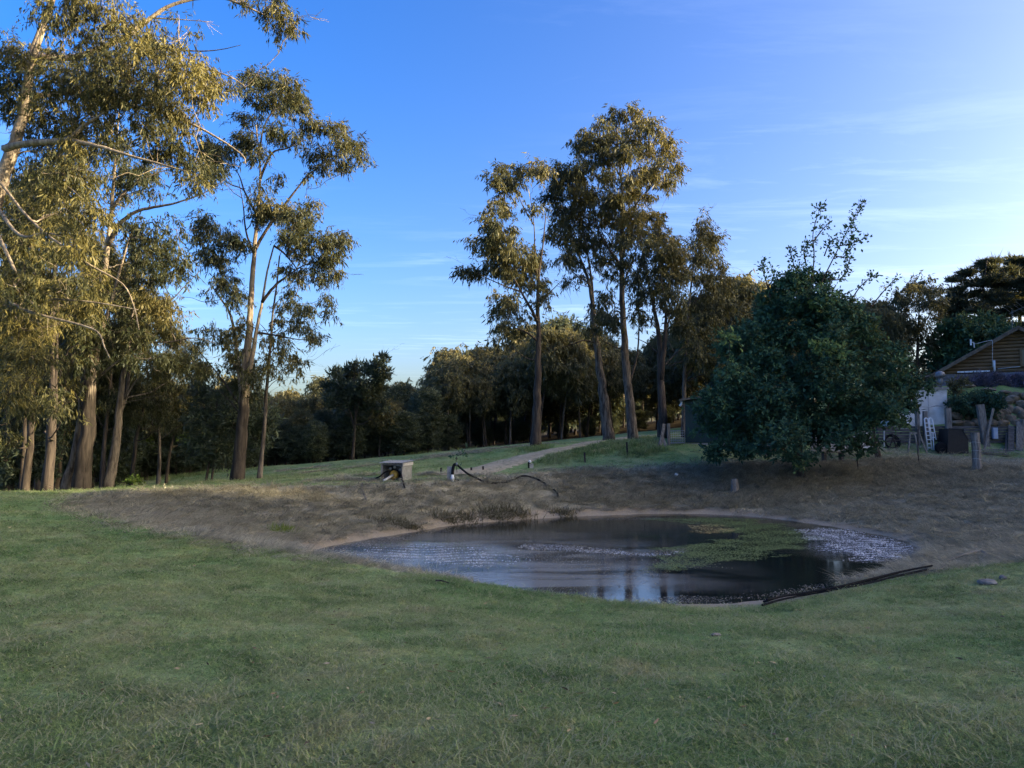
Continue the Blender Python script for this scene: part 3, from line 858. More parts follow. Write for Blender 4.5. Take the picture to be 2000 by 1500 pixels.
# --- tall gum and its neighbours --------------------------------------------
t9, _ = px_tree('gum_tree', 'tall gum with pale upper trunk and layered crown standing alone right of the left stand', 31,
    [(.36, .10, [(466, 940), (472, 850), (477, 770), (481, 700), (487, 640), (491, 570), (497, 490), (503, 420), (508, 350), (506, 300), (500, 245)]),
     (.16, .06, [(480, 760), (492, 700, -.3), (502, 640, -.4), (512, 590, -.5), (522, 530, -.5), (535, 480, -.5)]),
     (.14, .05, [(474, 770), (464, 710, .2), (458, 650, .2), (448, 610, .2), (432, 585, .1), (415, 560, 0)])],
    [(.10, .03, [(512, 590, -.5), (535, 560, -.8), (560, 540, -.9), (590, 520, -1), (620, 510, -1)]),
     (.10, .03, [(497, 490), (520, 450, .4), (560, 395, .7), (585, 362, .8), (610, 335, .9), (650, 320, .9)]),
     (.08, .02, [(503, 420), (480, 380, .3), (468, 345, .4), (455, 320, .5)]),
     (.08, .02, [(508, 350), (530, 300, .3), (560, 290, .5), (590, 275, .6)]),
     (.07, .02, [(497, 500), (480, 450, -.4), (475, 400, -.5), (465, 350, -.6)]),
     (.06, .02, [(506, 300), (515, 250), (535, 215), (560, 200)]),
     (.06, .02, [(474, 800), (440, 750, .4), (405, 705, .6), (370, 665, .7)]),
     (.05, .015, [(474, 815), (450, 785, .3), (425, 760, .4)]),
     (.06, .015, [(505, 650, -.4), (540, 655, -.6), (575, 662, -.7), (610, 665, -.8)]),
     (.02, .008, [(432, 585), (400, 590), (375, 582), (352, 580)]),
     (.06, .02, [(535, 480, -.5), (560, 500, -.7), (585, 540, -.8), (575, 590, -.9)])],
    [(485, 155, 22, 20, .3), (505, 165, 25, 20, .35), (540, 158, 26, 18, .4), (500, 182, 28, 12, .35), (565, 165, 20, 20, .55), (575, 190, 26, 20, .5), (535, 190, 26, 18, .55), (590, 205, 20, 20, .5), (560, 215, 16, 10, .5, .7),
     (470, 222, 24, 9, .25), (500, 228, 20, 9, .3), (600, 235, 20, 12, .35), (628, 240, 22, 16, .6), (655, 258, 24, 22, .65), (670, 280, 22, 20, .6), (700, 282, 18, 18, .5), (712, 305, 12, 14, .5), (560, 268, 28, 16, .35), (530, 250, 20, 12, .35, .7), (590, 262, 18, 12, .4, .7),
     (620, 300, 25, 20, .45), (645, 315, 22, 16, .5), (678, 318, 16, 14, .6), (600, 340, 16, 12, .5, .5), (470, 265, 24, 14, .45), (475, 285, 30, 20, .55), (505, 295, 22, 18, .5), (405, 275, 18, 22, .45), (400, 300, 20, 24, .35), (445, 285, 20, 20, .55), (430, 305, 25, 25, .4),
     (420, 335, 26, 20, .4), (400, 330, 18, 16, .35), (545, 345, 12, 20, .5, .6), (510, 375, 22, 18, .6), (530, 395, 25, 16, .55), (515, 410, 20, 14, .4), (540, 415, 18, 10, .45), (560, 400, 20, 16, .7), (605, 395, 16, 16, .6), (580, 420, 25, 14, .4), (570, 440, 24, 16, .35),
     (600, 440, 26, 18, .3), (615, 460, 30, 18, .35), (560, 465, 30, 16, .4), (645, 455, 22, 20, .5), (668, 470, 16, 22, .45), (640, 490, 24, 14, .5), (395, 425, 14, 18, .35), (405, 440, 24, 18, .45), (430, 450, 28, 16, .5), (390, 460, 22, 16, .3), (440, 475, 30, 20, .3), (470, 470, 24, 14, .35),
     (410, 490, 30, 14, .3), (590, 490, 34, 14, .35), (430, 510, 30, 16, .3), (625, 510, 24, 14, .4), (655, 525, 18, 20, .4), (600, 530, 26, 14, .35), (635, 545, 18, 14, .35), (440, 545, 20, 18, .3), (450, 575, 24, 16, .3), (420, 560, 16, 12, .35, .5), (565, 530, 24, 12, .35, .7),
     (570, 565, 26, 12, .35, .7), (560, 595, 26, 14, .4), (595, 600, 20, 12, .35), (640, 585, 10, 14, .35), (648, 608, 10, 12, .35), (590, 625, 18, 14, .35), (610, 650, 16, 14, .4), (575, 640, 16, 10, .35, .6), (610, 665, 12, 8, .4, .7),
     (470, 640, 24, 20, .6), (440, 660, 16, 20, .5), (480, 690, 18, 22, .7), (455, 690, 16, 14, .6), (470, 720, 20, 16, .6), (505, 715, 18, 12, .55), (495, 735, 20, 12, .45), (420, 640, 18, 14, .4, .4), (395, 640, 16, 14, .4, .4), (400, 665, 18, 12, .35, .5), (385, 705, 22, 12, .3), (405, 725, 16, 12, .2), (370, 700, 14, 12, .3, .7), (480, 760, 12, 30, .3, .7)],
    GL, M['pale_bark'], M['dark_bark'], depth=1.9, leafL=.17, leafW=.038, dens=430)
t10, _ = px_tree('gum_tree', 'very thin pole-like gum with sparse golden foliage, just right of the tall lone gum', 32,
    [(.14, .05, [(510, 938), (514, 870), (519, 790), (524, 720), (529, 660), (533, 610), (540, 560), (546, 500)])],
    [(.03, .01, [(527, 690), (550, 670), (570, 672)]), (.03, .01, [(529, 660), (515, 640), (505, 630)])],
    [(545, 665, 18, 14, .65, .7), (560, 690, 22, 14, .65, .7), (535, 700, 18, 14, .7, .7), (572, 705, 14, 12, .6, .7), (520, 660, 16, 16, .65, .6), (580, 715, 10, 8, .5, .8), (545, 725, 16, 8, .6, .5), (548, 630, 14, 14, .55, .5)],
    GG, M['grey_bark'], M['dark_bark'], depth=1, leafL=.2, leafW=.046, dens=320)
t11, _ = px_tree('wattle_tree', 'dark low-crowned twin-stemmed wattle at the foot of the tall lone gum', 33,
    [(.07, .04, [(407, 943), (409, 900), (412, 860), (420, 820), (425, 780)]), (.065, .04, [(418, 942), (420, 890), (432, 850), (450, 810)])],
    [], [(400, 790, 30, 22, .3), (440, 770, 32, 18, .35), (480, 790, 28, 24, .3), (430, 815, 40, 24, .25), (395, 830, 30, 24, .25), (470, 830, 36, 28, .25), (505, 810, 22, 26, .3), (500, 850, 24, 26, .25), (420, 860, 38, 20, .25), (455, 870, 36, 22, .2), (400, 880, 26, 14, .25), (440, 895, 26, 10, .25), (385, 760, 18, 12, .35), (500, 765, 16, 12, .35)],
    M['wattle_leaf'], M['dark_bark'], depth=1.6, style='oak', leafL=.2, leafW=.06, dens=300)

# --- the middle group -----------------------------------------------------------
c1, _ = px_tree('gum_tree', 'leftmost tall gum of the middle group, straight dark trunk beside the gravel track', 40,
    [(.38, .12, [(1047, 873), (1049, 800), (1051, 720), (1052, 650), (1050, 590), (1052, 540), (1060, 480), (1066, 420)])],
    [(.13, .03, [(1051, 630), (1035, 600, -.4), (1018, 570, -.6), (1000, 535, -.8), (985, 500, -.9)]),
     (.09, .03, [(1049, 665), (1030, 650, -.3), (1005, 640, -.5), (990, 630, -.6)]),
     (.08, .02, [(1052, 560), (1045, 500, .3), (1043, 440, .5), (1035, 380, .6)]),
     (.07, .02, [(1054, 590), (1075, 570, .3), (1100, 545, .4)]),
     (.06, .02, [(1018, 570, -.6), (990, 560, -.8), (955, 545, -1), (925, 530, -1)]),
     (.05, .015, [(1043, 440, .5), (1020, 400, .3), (1005, 360, .2)])],
    [(978, 330, 18, 16, .35), (1005, 335, 24, 16, .3), (1040, 325, 22, 16, .5), (1060, 330, 20, 18, .55), (990, 360, 22, 18, .4), (985, 385, 20, 10, .5), (1040, 402, 24, 8, .25), (985, 408, 18, 14, .55), (955, 420, 16, 18, .4), (965, 440, 18, 12, .4),
     (930, 472, 20, 12, .45), (960, 468, 20, 16, .35), (985, 455, 26, 20, .3), (1000, 480, 28, 20, .4), (970, 495, 28, 20, .3), (1020, 505, 26, 20, .5), (915, 520, 16, 14, .4), (935, 530, 14, 10, .4), (975, 520, 26, 14, .35), (1035, 535, 22, 18, .55), (1000, 530, 24, 14, .4), (1050, 500, 16, 22, .45),
     (975, 580, 22, 14, .4), (995, 600, 22, 18, .3), (970, 605, 14, 12, .35), (985, 635, 22, 14, .3), (1010, 640, 20, 16, .25), (1020, 610, 18, 12, .35, .6), (1062, 580, 12, 14, .5, .7), (1060, 550, 14, 14, .45, .6), (975, 660, 16, 10, .35, .6)],
    GL, M['dark_bark'], M['dark_bark'], depth=2.2, leafL=.24, leafW=.058, dens=250)
c2, _ = px_tree('gum_tree', 'leaning grey-brown gum of the middle group with two thin upper stems, second from its left', 45,
    [(.46, .16, [(1188, 860), (1180, 790), (1172, 720), (1163, 660), (1158, 610), (1152, 560), (1140, 520), (1125, 480), (1118, 430)]),
     (.16, .06, [(1160, 630), (1157, 570, .5), (1150, 510, .6), (1140, 450, .6), (1128, 400, .6)])],
    [(.08, .02, [(1125, 480), (1110, 440), (1100, 400), (1095, 360)]), (.08, .02, [(1165, 670), (1140, 665, -.4), (1120, 672, -.6), (1095, 680, -.6)]), (.05, .02, [(1130, 400), (1120, 370), (1118, 340)])],
    [(1095, 345, 26, 20, .3), (1115, 330, 24, 18, .35), (1140, 335, 20, 20, .45), (1085, 370, 24, 16, .3), (1120, 370, 28, 18, .3), (1150, 375, 22, 20, .4), (1090, 405, 26, 14, .4), (1125, 410, 24, 14, .4), (1105, 430, 26, 16, .5), (1140, 430, 22, 16, .4), (1085, 455, 20, 14, .5), (1115, 465, 22, 16, .4),
     (1150, 470, 22, 16, .35), (1095, 500, 18, 14, .5, .7), (1125, 505, 18, 14, .45, .7), (1140, 540, 16, 12, .5, .6), (1110, 540, 16, 12, .6, .6)],
    GL, M['grey_bark'], M['dark_bark'], depth=2.4, leafL=.25, leafW=.06, dens=240)
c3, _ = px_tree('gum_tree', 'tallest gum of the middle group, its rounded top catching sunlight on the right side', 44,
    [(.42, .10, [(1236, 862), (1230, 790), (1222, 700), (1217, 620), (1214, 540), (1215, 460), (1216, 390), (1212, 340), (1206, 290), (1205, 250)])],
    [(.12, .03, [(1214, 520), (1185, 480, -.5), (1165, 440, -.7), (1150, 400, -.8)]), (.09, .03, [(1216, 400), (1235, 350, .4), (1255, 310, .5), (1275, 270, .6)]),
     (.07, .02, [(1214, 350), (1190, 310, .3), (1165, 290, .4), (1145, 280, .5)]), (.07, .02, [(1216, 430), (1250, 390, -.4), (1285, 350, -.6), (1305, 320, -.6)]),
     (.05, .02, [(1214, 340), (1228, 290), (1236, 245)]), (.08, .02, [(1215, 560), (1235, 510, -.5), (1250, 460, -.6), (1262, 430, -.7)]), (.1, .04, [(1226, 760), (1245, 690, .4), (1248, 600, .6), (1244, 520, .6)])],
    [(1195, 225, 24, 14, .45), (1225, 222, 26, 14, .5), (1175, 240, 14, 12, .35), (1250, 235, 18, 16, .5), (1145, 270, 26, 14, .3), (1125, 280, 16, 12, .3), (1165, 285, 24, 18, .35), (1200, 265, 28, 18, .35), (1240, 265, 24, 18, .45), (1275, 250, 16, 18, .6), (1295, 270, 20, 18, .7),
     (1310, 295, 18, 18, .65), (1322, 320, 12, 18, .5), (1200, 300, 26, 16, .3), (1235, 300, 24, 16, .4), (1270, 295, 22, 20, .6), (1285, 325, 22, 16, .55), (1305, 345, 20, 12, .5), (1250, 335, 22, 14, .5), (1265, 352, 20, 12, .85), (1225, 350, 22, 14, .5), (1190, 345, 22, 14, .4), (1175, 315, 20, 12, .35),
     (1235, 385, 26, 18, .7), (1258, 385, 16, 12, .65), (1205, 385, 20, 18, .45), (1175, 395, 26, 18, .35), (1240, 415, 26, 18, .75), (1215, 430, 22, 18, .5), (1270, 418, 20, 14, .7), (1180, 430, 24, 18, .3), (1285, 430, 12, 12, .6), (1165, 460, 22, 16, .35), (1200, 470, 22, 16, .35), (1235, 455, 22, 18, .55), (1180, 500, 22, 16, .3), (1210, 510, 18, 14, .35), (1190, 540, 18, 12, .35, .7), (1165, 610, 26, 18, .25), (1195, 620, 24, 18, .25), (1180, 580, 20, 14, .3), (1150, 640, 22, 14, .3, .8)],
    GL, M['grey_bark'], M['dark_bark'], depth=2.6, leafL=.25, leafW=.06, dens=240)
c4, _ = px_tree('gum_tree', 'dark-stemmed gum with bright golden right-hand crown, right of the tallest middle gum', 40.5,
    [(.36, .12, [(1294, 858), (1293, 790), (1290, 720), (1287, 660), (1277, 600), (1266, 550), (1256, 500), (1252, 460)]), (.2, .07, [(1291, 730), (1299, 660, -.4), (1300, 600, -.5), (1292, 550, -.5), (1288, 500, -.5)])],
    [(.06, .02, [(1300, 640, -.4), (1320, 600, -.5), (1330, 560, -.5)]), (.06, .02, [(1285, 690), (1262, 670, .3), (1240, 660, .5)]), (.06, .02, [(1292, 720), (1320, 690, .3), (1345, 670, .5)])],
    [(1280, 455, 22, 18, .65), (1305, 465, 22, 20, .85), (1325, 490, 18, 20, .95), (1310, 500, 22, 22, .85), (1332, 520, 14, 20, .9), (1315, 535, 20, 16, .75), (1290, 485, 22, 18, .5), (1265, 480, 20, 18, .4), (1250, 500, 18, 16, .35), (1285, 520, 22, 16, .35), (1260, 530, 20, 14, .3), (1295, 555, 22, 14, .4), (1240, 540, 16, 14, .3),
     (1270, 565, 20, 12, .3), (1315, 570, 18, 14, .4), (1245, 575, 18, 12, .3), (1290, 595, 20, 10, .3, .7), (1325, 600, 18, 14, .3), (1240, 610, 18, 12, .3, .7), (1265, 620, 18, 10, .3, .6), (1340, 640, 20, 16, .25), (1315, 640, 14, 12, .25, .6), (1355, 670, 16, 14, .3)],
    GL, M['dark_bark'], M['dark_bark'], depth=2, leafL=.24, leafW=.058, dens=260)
c5, _ = px_tree('gum_tree', 'feathery upright gum at the right end of the middle group', 46,
    [(.2, .05, [(1333, 850), (1336, 760), (1340, 680), (1346, 600), (1352, 540), (1360, 490), (1368, 450)])],
    [(.05, .02, [(1345, 610), (1370, 570), (1390, 530)]), (.06, .02, [(1338, 740), (1365, 690), (1385, 650)])],
    [(1378, 432, 14, 12, .55), (1370, 450, 18, 16, .5), (1395, 458, 14, 16, .5), (1362, 475, 18, 16, .45), (1390, 485, 18, 16, .5), (1355, 505, 16, 14, .5), (1385, 510, 20, 12, .55), (1412, 515, 12, 12, .45), (1360, 540, 18, 16, .35), (1395, 545, 24, 16, .5), (1420, 550, 18, 20, .45), (1375, 575, 26, 18, .35), (1410, 590, 26, 20, .4), (1350, 590, 20, 16, .3),
     (1385, 620, 28, 18, .35), (1360, 640, 22, 16, .3), (1400, 650, 24, 18, .3), (1370, 680, 26, 16, .3), (1345, 700, 18, 14, .3), (1395, 700, 22, 16, .3)],
    GL, M['grey_bark'], M['dark_bark'], depth=2.2, leafL=.25, leafW=.055, dens=250, style='gum')

# --- the broad oak on the right -------------------------------------------------
oD = 30.5
oak, OT = None, None
def make_oak():
    T = Tree('oak_tree', 'broad dark green oak with ragged shoots at its top, in front of the yard', 'tree', gD(1560, oD), M['oak_leaf'], M['dark_bark'], None, style='oak', leafL=.14, leafW=.085, dens=330)
    T.stem([gD(1560, oD), at(1562, 850, oD), at(1560, 780, oD), at(1562, 700, oD), at(1570, 620, oD), at(1575, 560, oD)], .2, .05, True, 10)
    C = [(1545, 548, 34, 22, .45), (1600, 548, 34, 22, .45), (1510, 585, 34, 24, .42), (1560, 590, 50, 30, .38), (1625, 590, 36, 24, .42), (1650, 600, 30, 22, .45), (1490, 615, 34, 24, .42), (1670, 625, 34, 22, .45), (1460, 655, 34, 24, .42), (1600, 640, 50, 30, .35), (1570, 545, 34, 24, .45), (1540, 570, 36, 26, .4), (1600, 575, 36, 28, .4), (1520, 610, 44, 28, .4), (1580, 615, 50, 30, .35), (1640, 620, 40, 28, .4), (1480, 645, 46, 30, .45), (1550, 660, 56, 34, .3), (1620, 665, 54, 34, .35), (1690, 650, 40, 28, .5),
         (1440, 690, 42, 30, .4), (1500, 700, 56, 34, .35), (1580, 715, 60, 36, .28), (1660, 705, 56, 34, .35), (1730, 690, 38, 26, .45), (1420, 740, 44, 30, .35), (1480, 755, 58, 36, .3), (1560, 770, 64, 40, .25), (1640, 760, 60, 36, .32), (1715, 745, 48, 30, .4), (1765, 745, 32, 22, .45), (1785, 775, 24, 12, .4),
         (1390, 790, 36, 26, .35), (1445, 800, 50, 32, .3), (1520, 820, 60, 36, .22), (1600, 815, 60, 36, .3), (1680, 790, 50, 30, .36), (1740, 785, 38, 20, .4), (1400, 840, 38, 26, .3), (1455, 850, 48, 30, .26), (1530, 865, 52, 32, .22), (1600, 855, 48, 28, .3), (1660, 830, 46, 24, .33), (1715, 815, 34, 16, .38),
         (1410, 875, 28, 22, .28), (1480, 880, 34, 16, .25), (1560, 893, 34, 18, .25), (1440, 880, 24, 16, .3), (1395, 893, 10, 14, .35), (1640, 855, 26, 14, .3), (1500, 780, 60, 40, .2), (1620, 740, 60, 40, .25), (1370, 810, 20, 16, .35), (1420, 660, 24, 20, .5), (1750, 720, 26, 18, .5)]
    cx = 1570
    for c in C:
        half = np.interp(c[1], [540, 700, 800, 900], [0.8, 3.0, 3.8, 2.6])
        s = math.sqrt(max(.1, 1 - ((c[0] - cx) / 230) ** 2))
        dd = (-0.95 + 0.9 * rng.random()) * half * s if rng.random() < .75 else (rng.random() * .9) * half * s
        rx, rz = m_of(c[2], oD), m_of(c[3], oD)
        T.clump(at(c[0], c[1], oD + dd), rx, rx * .9, rz, .9, c[4])
    for (px, py, rx, ry) in ((1618, 682, 26, 10), (1600, 672, 14, 8), (1650, 690, 12, 8), (1425, 665, 16, 10), (1570, 905, 14, 8), (1600, 590, 14, 8)):
        hz_ = float(np.interp(py, [540, 700, 800, 900], [0.8, 3.0, 3.8, 2.6]))
        T.clump(at(px, py, oD - hz_ * .95), m_of(rx, oD), m_of(rx, oD) * .8, m_of(ry, oD), .8, 1.0)
    # far side of the crown, so that it is a whole tree
    for k in range(16):
        a = rng.random() * 3.14; zz = rng.random()
        rr = np.interp(zz, [0, .4, 1], [3.0, 4.0, 1.0]) * .8
        p = np.array([T.base[0] + math.cos(a) * rr, oD + math.sin(a) * rr, T.base[2] + 1.2 + zz * 5.3])
        T.clump(p, .9, .9, .6, .8, .3)
    S = [([(1585, 560), (1590, 500), (1588, 455), (1600, 412), (1605, 402)], 150), ([(1590, 470), (1605, 450), (1620, 432), (1612, 425)], 60), ([(1600, 560), (1625, 510), (1650, 460), (1670, 420), (1688, 393)], 260), ([(1640, 480), (1665, 475), (1695, 463)], 90),
         ([(1630, 500), (1650, 500), (1660, 470), (1670, 440)], 140), ([(1610, 545), (1640, 545), (1655, 520), (1660, 500)], 150), ([(1560, 560), (1555, 530), (1545, 500), (1548, 485)], 140), ([(1505, 580), (1495, 545), (1488, 520), (1492, 508)], 110), ([(1500, 560), (1512, 540), (1505, 520)], 60),
         ([(1660, 590), (1680, 560), (1700, 542), (1705, 536)], 90), ([(1700, 600), (1725, 570), (1745, 548), (1752, 543)], 70), ([(1575, 520), (1570, 490), (1580, 470)], 120), ([(1610, 500), (1618, 480), (1632, 465)], 120)]
    for pts, nl in S:
        d0 = rng.normal() * .4
        T.spray([at(q[0], q[1], oD + d0) for q in pts], .03, int(nl * .8), .10, .5)
    return T.finish()
make_oak()
o2, _ = px_tree('yard_tree', 'small bare-stemmed tree with a stout straight trunk at the right edge of the oak', 34,
    [(.18, .10, [(1713, 897), (1710, 870), (1706, 840), (1704, 800), (1712, 760)])], [(.06, .02, [(1705, 820), (1735, 800), (1760, 780)])],
    [(1720, 780, 34, 20, .4), (1755, 765, 34, 22, .4), (1700, 760, 34, 24, .35), (1775, 790, 26, 12, .4), (1735, 805, 26, 14, .45), (1745, 822, 14, 12, .7, .6), (1790, 750, 22, 14, .4), (1690, 800, 30, 18, .3)],
    M['oak_leaf'], M['grey_bark'], depth=1.2, style='oak', leafL=.16, leafW=.09, dens=330)

# --- the far wood ---------------------------------------------------------------
def proto_tree(kind, seed):
    """a 10 m tree at the origin"""
    global rng
    keep = rng; rng = np.random.default_rng(seed)
    fine = kind == 'stand'
    leaf = {'stand': M['gum_leaf'], 'slender': M['wood_leaf'], 'spread': M['wood_leaf'], 'pale': M['wood_leaf'], 'bushy': M['wattle_leaf'], 'screen': M['wattle_leaf']}[kind]
    bk = {'stand': M['dark_bark'], 'slender': M['dark_bark'], 'spread': M['grey_bark'], 'pale': M['pale_bark'], 'bushy': M['dark_bark'], 'screen': M['dark_bark']}[kind]
    T = Tree('wood_tree', 'x', 'tree', (0, 0, 0), leaf, bk, M['dark_bark'], style='oak' if kind in ('bushy', 'screen') else 'gum', leafL=.125 if fine else .36, leafW=.03 if fine else .11, dens=640 if fine else 130)
    lean = rng.normal() * .35, rng.normal() * .35
    T.stem([(0, 0, 0), (lean[0] * .3, lean[1] * .3, 2.5), (lean[0] * .8 + rng.normal() * .12, lean[1] * .8, 5), (lean[0] + rng.normal() * .2, lean[1], 7.2), (lean[0] * 1.1, lean[1] * 1.1, 8.8)], .17 if kind != 'bushy' else .13, .04, True, 7, 4)
    lo, hi, rr, n = {'stand': (3.2, 9.6, 1.6, 26), 'slender': (5.2, 9.6, 1.5, 20), 'spread': (4.2, 9.5, 2.3, 30), 'pale': (5.8, 9.6, 1.7, 18), 'bushy': (1.3, 9.4, 2.2, 40), 'screen': (1.5, 9.6, 2.3, 52)}[kind]
    for k in range(n):
        t = (k + rng.random()) / n
        z = lo + (hi - lo) * t
        prof = math.sin(math.pi * min(1, (.18 + .75 * t))) ** .7
        a = k * 2.4 + rng.random(); r = rr * prof * (.35 + .65 * rng.random() ** .5)
        s = .55 + .35 * rng.random()
        T.clump((lean[0] + math.cos(a) * r, lean[1] + math.sin(a) * r, z), s, s, s * .62, 1.0 if kind != 'screen' else 1.5, .28 + .35 * t + rng.normal() * .08)
    root = T.finish()
    rng = keep
    return root
PROTO = {}
for i, k in enumerate(['slender', 'slender', 'spread', 'spread', 'pale', 'bushy', 'bushy', 'screen', 'stand', 'stand']):
    PROTO.setdefault(k, []).append([proto_tree(k, 100 + i), False])
def place(kind, loc, h, label, group, cat='tree', name=None, wid=1.0):
    ent = PROTO[kind][int(rng.integers(len(PROTO[kind])))]
    if not ent[1]: o = ent[0]; ent[1] = True
    else: o = copy_tree(ent[0])
    if name: o.name = name
    o.location = tuple(loc); s = h / 10.0
    o.scale = (s * wid * (.9 + .25 * rng.random()), s * wid * (.9 + .25 * rng.random()), s)
    o.rotation_euler = (0, 0, rng.random() * 6.28)
    o['label'] = label; o['category'] = cat; o['group'] = group
    return o
SKY = ([-200, 0, 300, 560, 610, 640, 760, 830, 870, 960, 1040, 1110, 1150, 1250, 1340, 1400, 1480, 1560, 1700, 1760, 1800, 2300],
       [720, 740, 755, 765, 775, 748, 760, 762, 700, 690, 640, 620, 640, 690, 640, 560, 545, 600, 575, 600, 640, 560])
def far_wood():
    rows = [(1.5, 46, 0.90), (6, 44, 0.97), (12, 46, 1.0), (20, 50, 1.0), (31, 56, 1.0), (45, 66, 1.02)]
    for ri, (dd, step, hf) in enumerate(rows):
        px = -120 + rng.random() * step
        while px < 1500:
            D = float(np.interp(px, [0, 345, 500, 700, 900, 1047, 1200, 1330, 1450, 2200], [38, 46, 50, 55, 58, 60, 65, 70, 64, 64])) + dd + rng.normal() * 1.2
            p = gD(px, D)
            ytop = float(np.interp(px, *SKY)) + rng.normal() * 14 + (10 if ri == 0 else 0)
            h = max(4.0, (at(px, ytop, D)[2] - p[2]) * hf)
            left = px < 860
            kind = rng.choice(['spread', 'slender', 'bushy', 'pale'], p=[.34, .2, .38, .08] if left else [.36, .36, .06, .22])
            look = {'spread': 'wide-crowned dark gum', 'slender': 'slim dark-stemmed gum', 'bushy': 'low-branching dark bushy tree', 'pale': 'pale-stemmed gum'}[kind]
            where = next(t for lim, t in ((290, 'behind the left stand'), (520, 'behind the tall lone gum'), (640, 'left of the feathery tree'), (780, 'behind the feathery tree'), (900, 'behind the pump shelter'), (1100, 'behind the leftmost centre gum'), (1260, 'behind the top of the track'), (1600, 'beyond the green shed')) if px < lim)
            deep = ('fronting the wood', 'in the wood second rank', 'inside the wood', 'deep in the wood', 'deep in the wood', 'at the back of the wood')[ri]
            place(kind, p, h, f'{look} {deep}, {where}', 'trees of the far wood')
            px += step * (.6 + .8 * rng.random())
    # undergrowth inside the wood
    for dd, h0, step in ((9, 2.0, 60), (24, 3.5, 46), (40, 5.0, 40), (56, 6.5, 38)):
        px = -60
        while px < 1560:
            D = float(np.interp(px, [0, 345, 500, 700, 900, 1047, 1200, 1330, 1450, 2200], [38, 46, 50, 55, 58, 60, 65, 70, 64, 64])) + dd
            place('bushy', gD(px, D), h0 * (.7 + .6 * rng.random()), 'undergrowth bush between the trunks inside the wood', 'undergrowth of the wood', 'shrub', 'undergrowth_bush', 1.6)
            px += step * (.6 + .8 * rng.random())
    # low scrub at the foot of the wood
    px = 240
    while px < 900:
        D = float(np.interp(px, [0, 345, 500, 700, 900], [38, 45, 49, 54, 57])) + rng.random() * 3
        p = gD(px, D)
        place('bushy', p, 1.8 + 1.8 * rng.random(), 'low dark shrub at the foot of the wood beyond the paddock', 'scrub along the wood edge', 'shrub', 'scrub_bush', 1.5)
        px += 22 + 26 * rng.random()
    # behind the oak and the yard
    for px, D, yt, k in ((1400, 58, 560, 'spread'), (1440, 54, 545, 'spread'), (1475, 60, 550, 'spread'), (1500, 52, 600, 'slender'), (1540, 60, 600, 'spread'), (1600, 62, 590, 'spread'), (1650, 60, 585, 'spread'), (1700, 58, 580, 'spread'), (1735, 56, 600, 'spread'), (1760, 62, 610, 'slender'), (1690, 66, 590, 'bushy'), (1720, 64, 620, 'bushy'), (1420, 66, 580, 'bushy'), (1560, 68, 600, 'bushy')):
        p = gD(px, D); h = at(px, yt, D)[2] - p[2]
        place(k, p, h, 'gum tree showing behind the broad oak', 'trees behind the oak')
far_wood()
for (px, D, yt, k, lab) in STAND:
    p = gD(px, D); place(k, p, at(px, yt, D)[2] - p[2], lab, 'dark trees behind the left stand', wid=.8)

# unseen trees added on the right-hand hill to block and shape the low sun
def sun_screen():
    for (x0, step, h0) in ((49, 4.2, 15.0), (54, 4.0, 16.0), (60, 4.2, 16.5)):
        y = -34 + rng.random() * 3
        while y < 56:
            x = x0 + rng.normal() * 1.0
            z = gz(x, y)
            top = float(np.interp(y, [-30, 5, 12, 22, 36, 44, 54], [15.5, 16.5, 17.5, 19, 19.8, 16, 16])) + (x - 50) * .2345 + rng.normal() * 1.5
            if abs(y - 23.7 + .176 * (x + 8)) < 3.6: top = 12.5 + (x - 50) * .2345
            h = top - z
            place('screen', (x, y, z - .1), h, 'tall dense tree added out of view on the hill to block the low sun', 'added sun-blocking trees on the hill', wid=.85)
            y += step * (.8 + .4 * rng.random())
    y = -30.0
    while y < 50:
        x = 66 + rng.normal() * 2; z = gz(x, y)
        if abs(y - 12) < 5: y += 2; continue
        place('spread', (x, y, z - .1), float(np.interp(y, [-30, 5, 22, 36, 50], [23, 25, 29, 30, 27])) + rng.normal() * 1.5 - z, 'tall open gum added out of view behind the dense trees to dapple the sun', 'added sun-dappling gums on the hill', wid=.55)
        y += 4.6 + 3.5 * rng.random()
sun_screen()

# --- single background trees on the right ---------------------------------------
px_tree('gum_tree', 'open-crowned gum against the bright sky between the oak and the pines', 56,
    [(.28, .08, [(1790, 790), (1791, 720), (1793, 660), (1795, 610), (1796, 580)])],
    [(.06, .02, [(1793, 670), (1775, 630), (1762, 600)]), (.06, .02, [(1794, 650), (1815, 615), (1828, 590)]), (.05, .02, [(1792, 700), (1770, 680), (1752, 670)]), (.05, .02, [(1792, 690), (1815, 660), (1830, 640)])],
    [(1770, 562, 18, 10, .4), (1795, 555, 22, 10, .4), (1820, 565, 18, 10, .4), (1755, 585, 14, 12, .4), (1835, 585, 10, 14, .4), (1780, 585, 22, 12, .35), (1810, 590, 20, 12, .35), (1760, 620, 14, 16, .35, .5), (1830, 620, 12, 16, .35, .5), (1795, 625, 24, 14, .3, .5), (1775, 655, 20, 14, .3, .5), (1815, 660, 18, 14, .3, .5), (1790, 700, 22, 16, .3, .6), (1770, 730, 20, 16, .3)],
    M['wood_leaf'], M['dark_bark'], depth=2.5, leafL=.3, leafW=.08, dens=200)
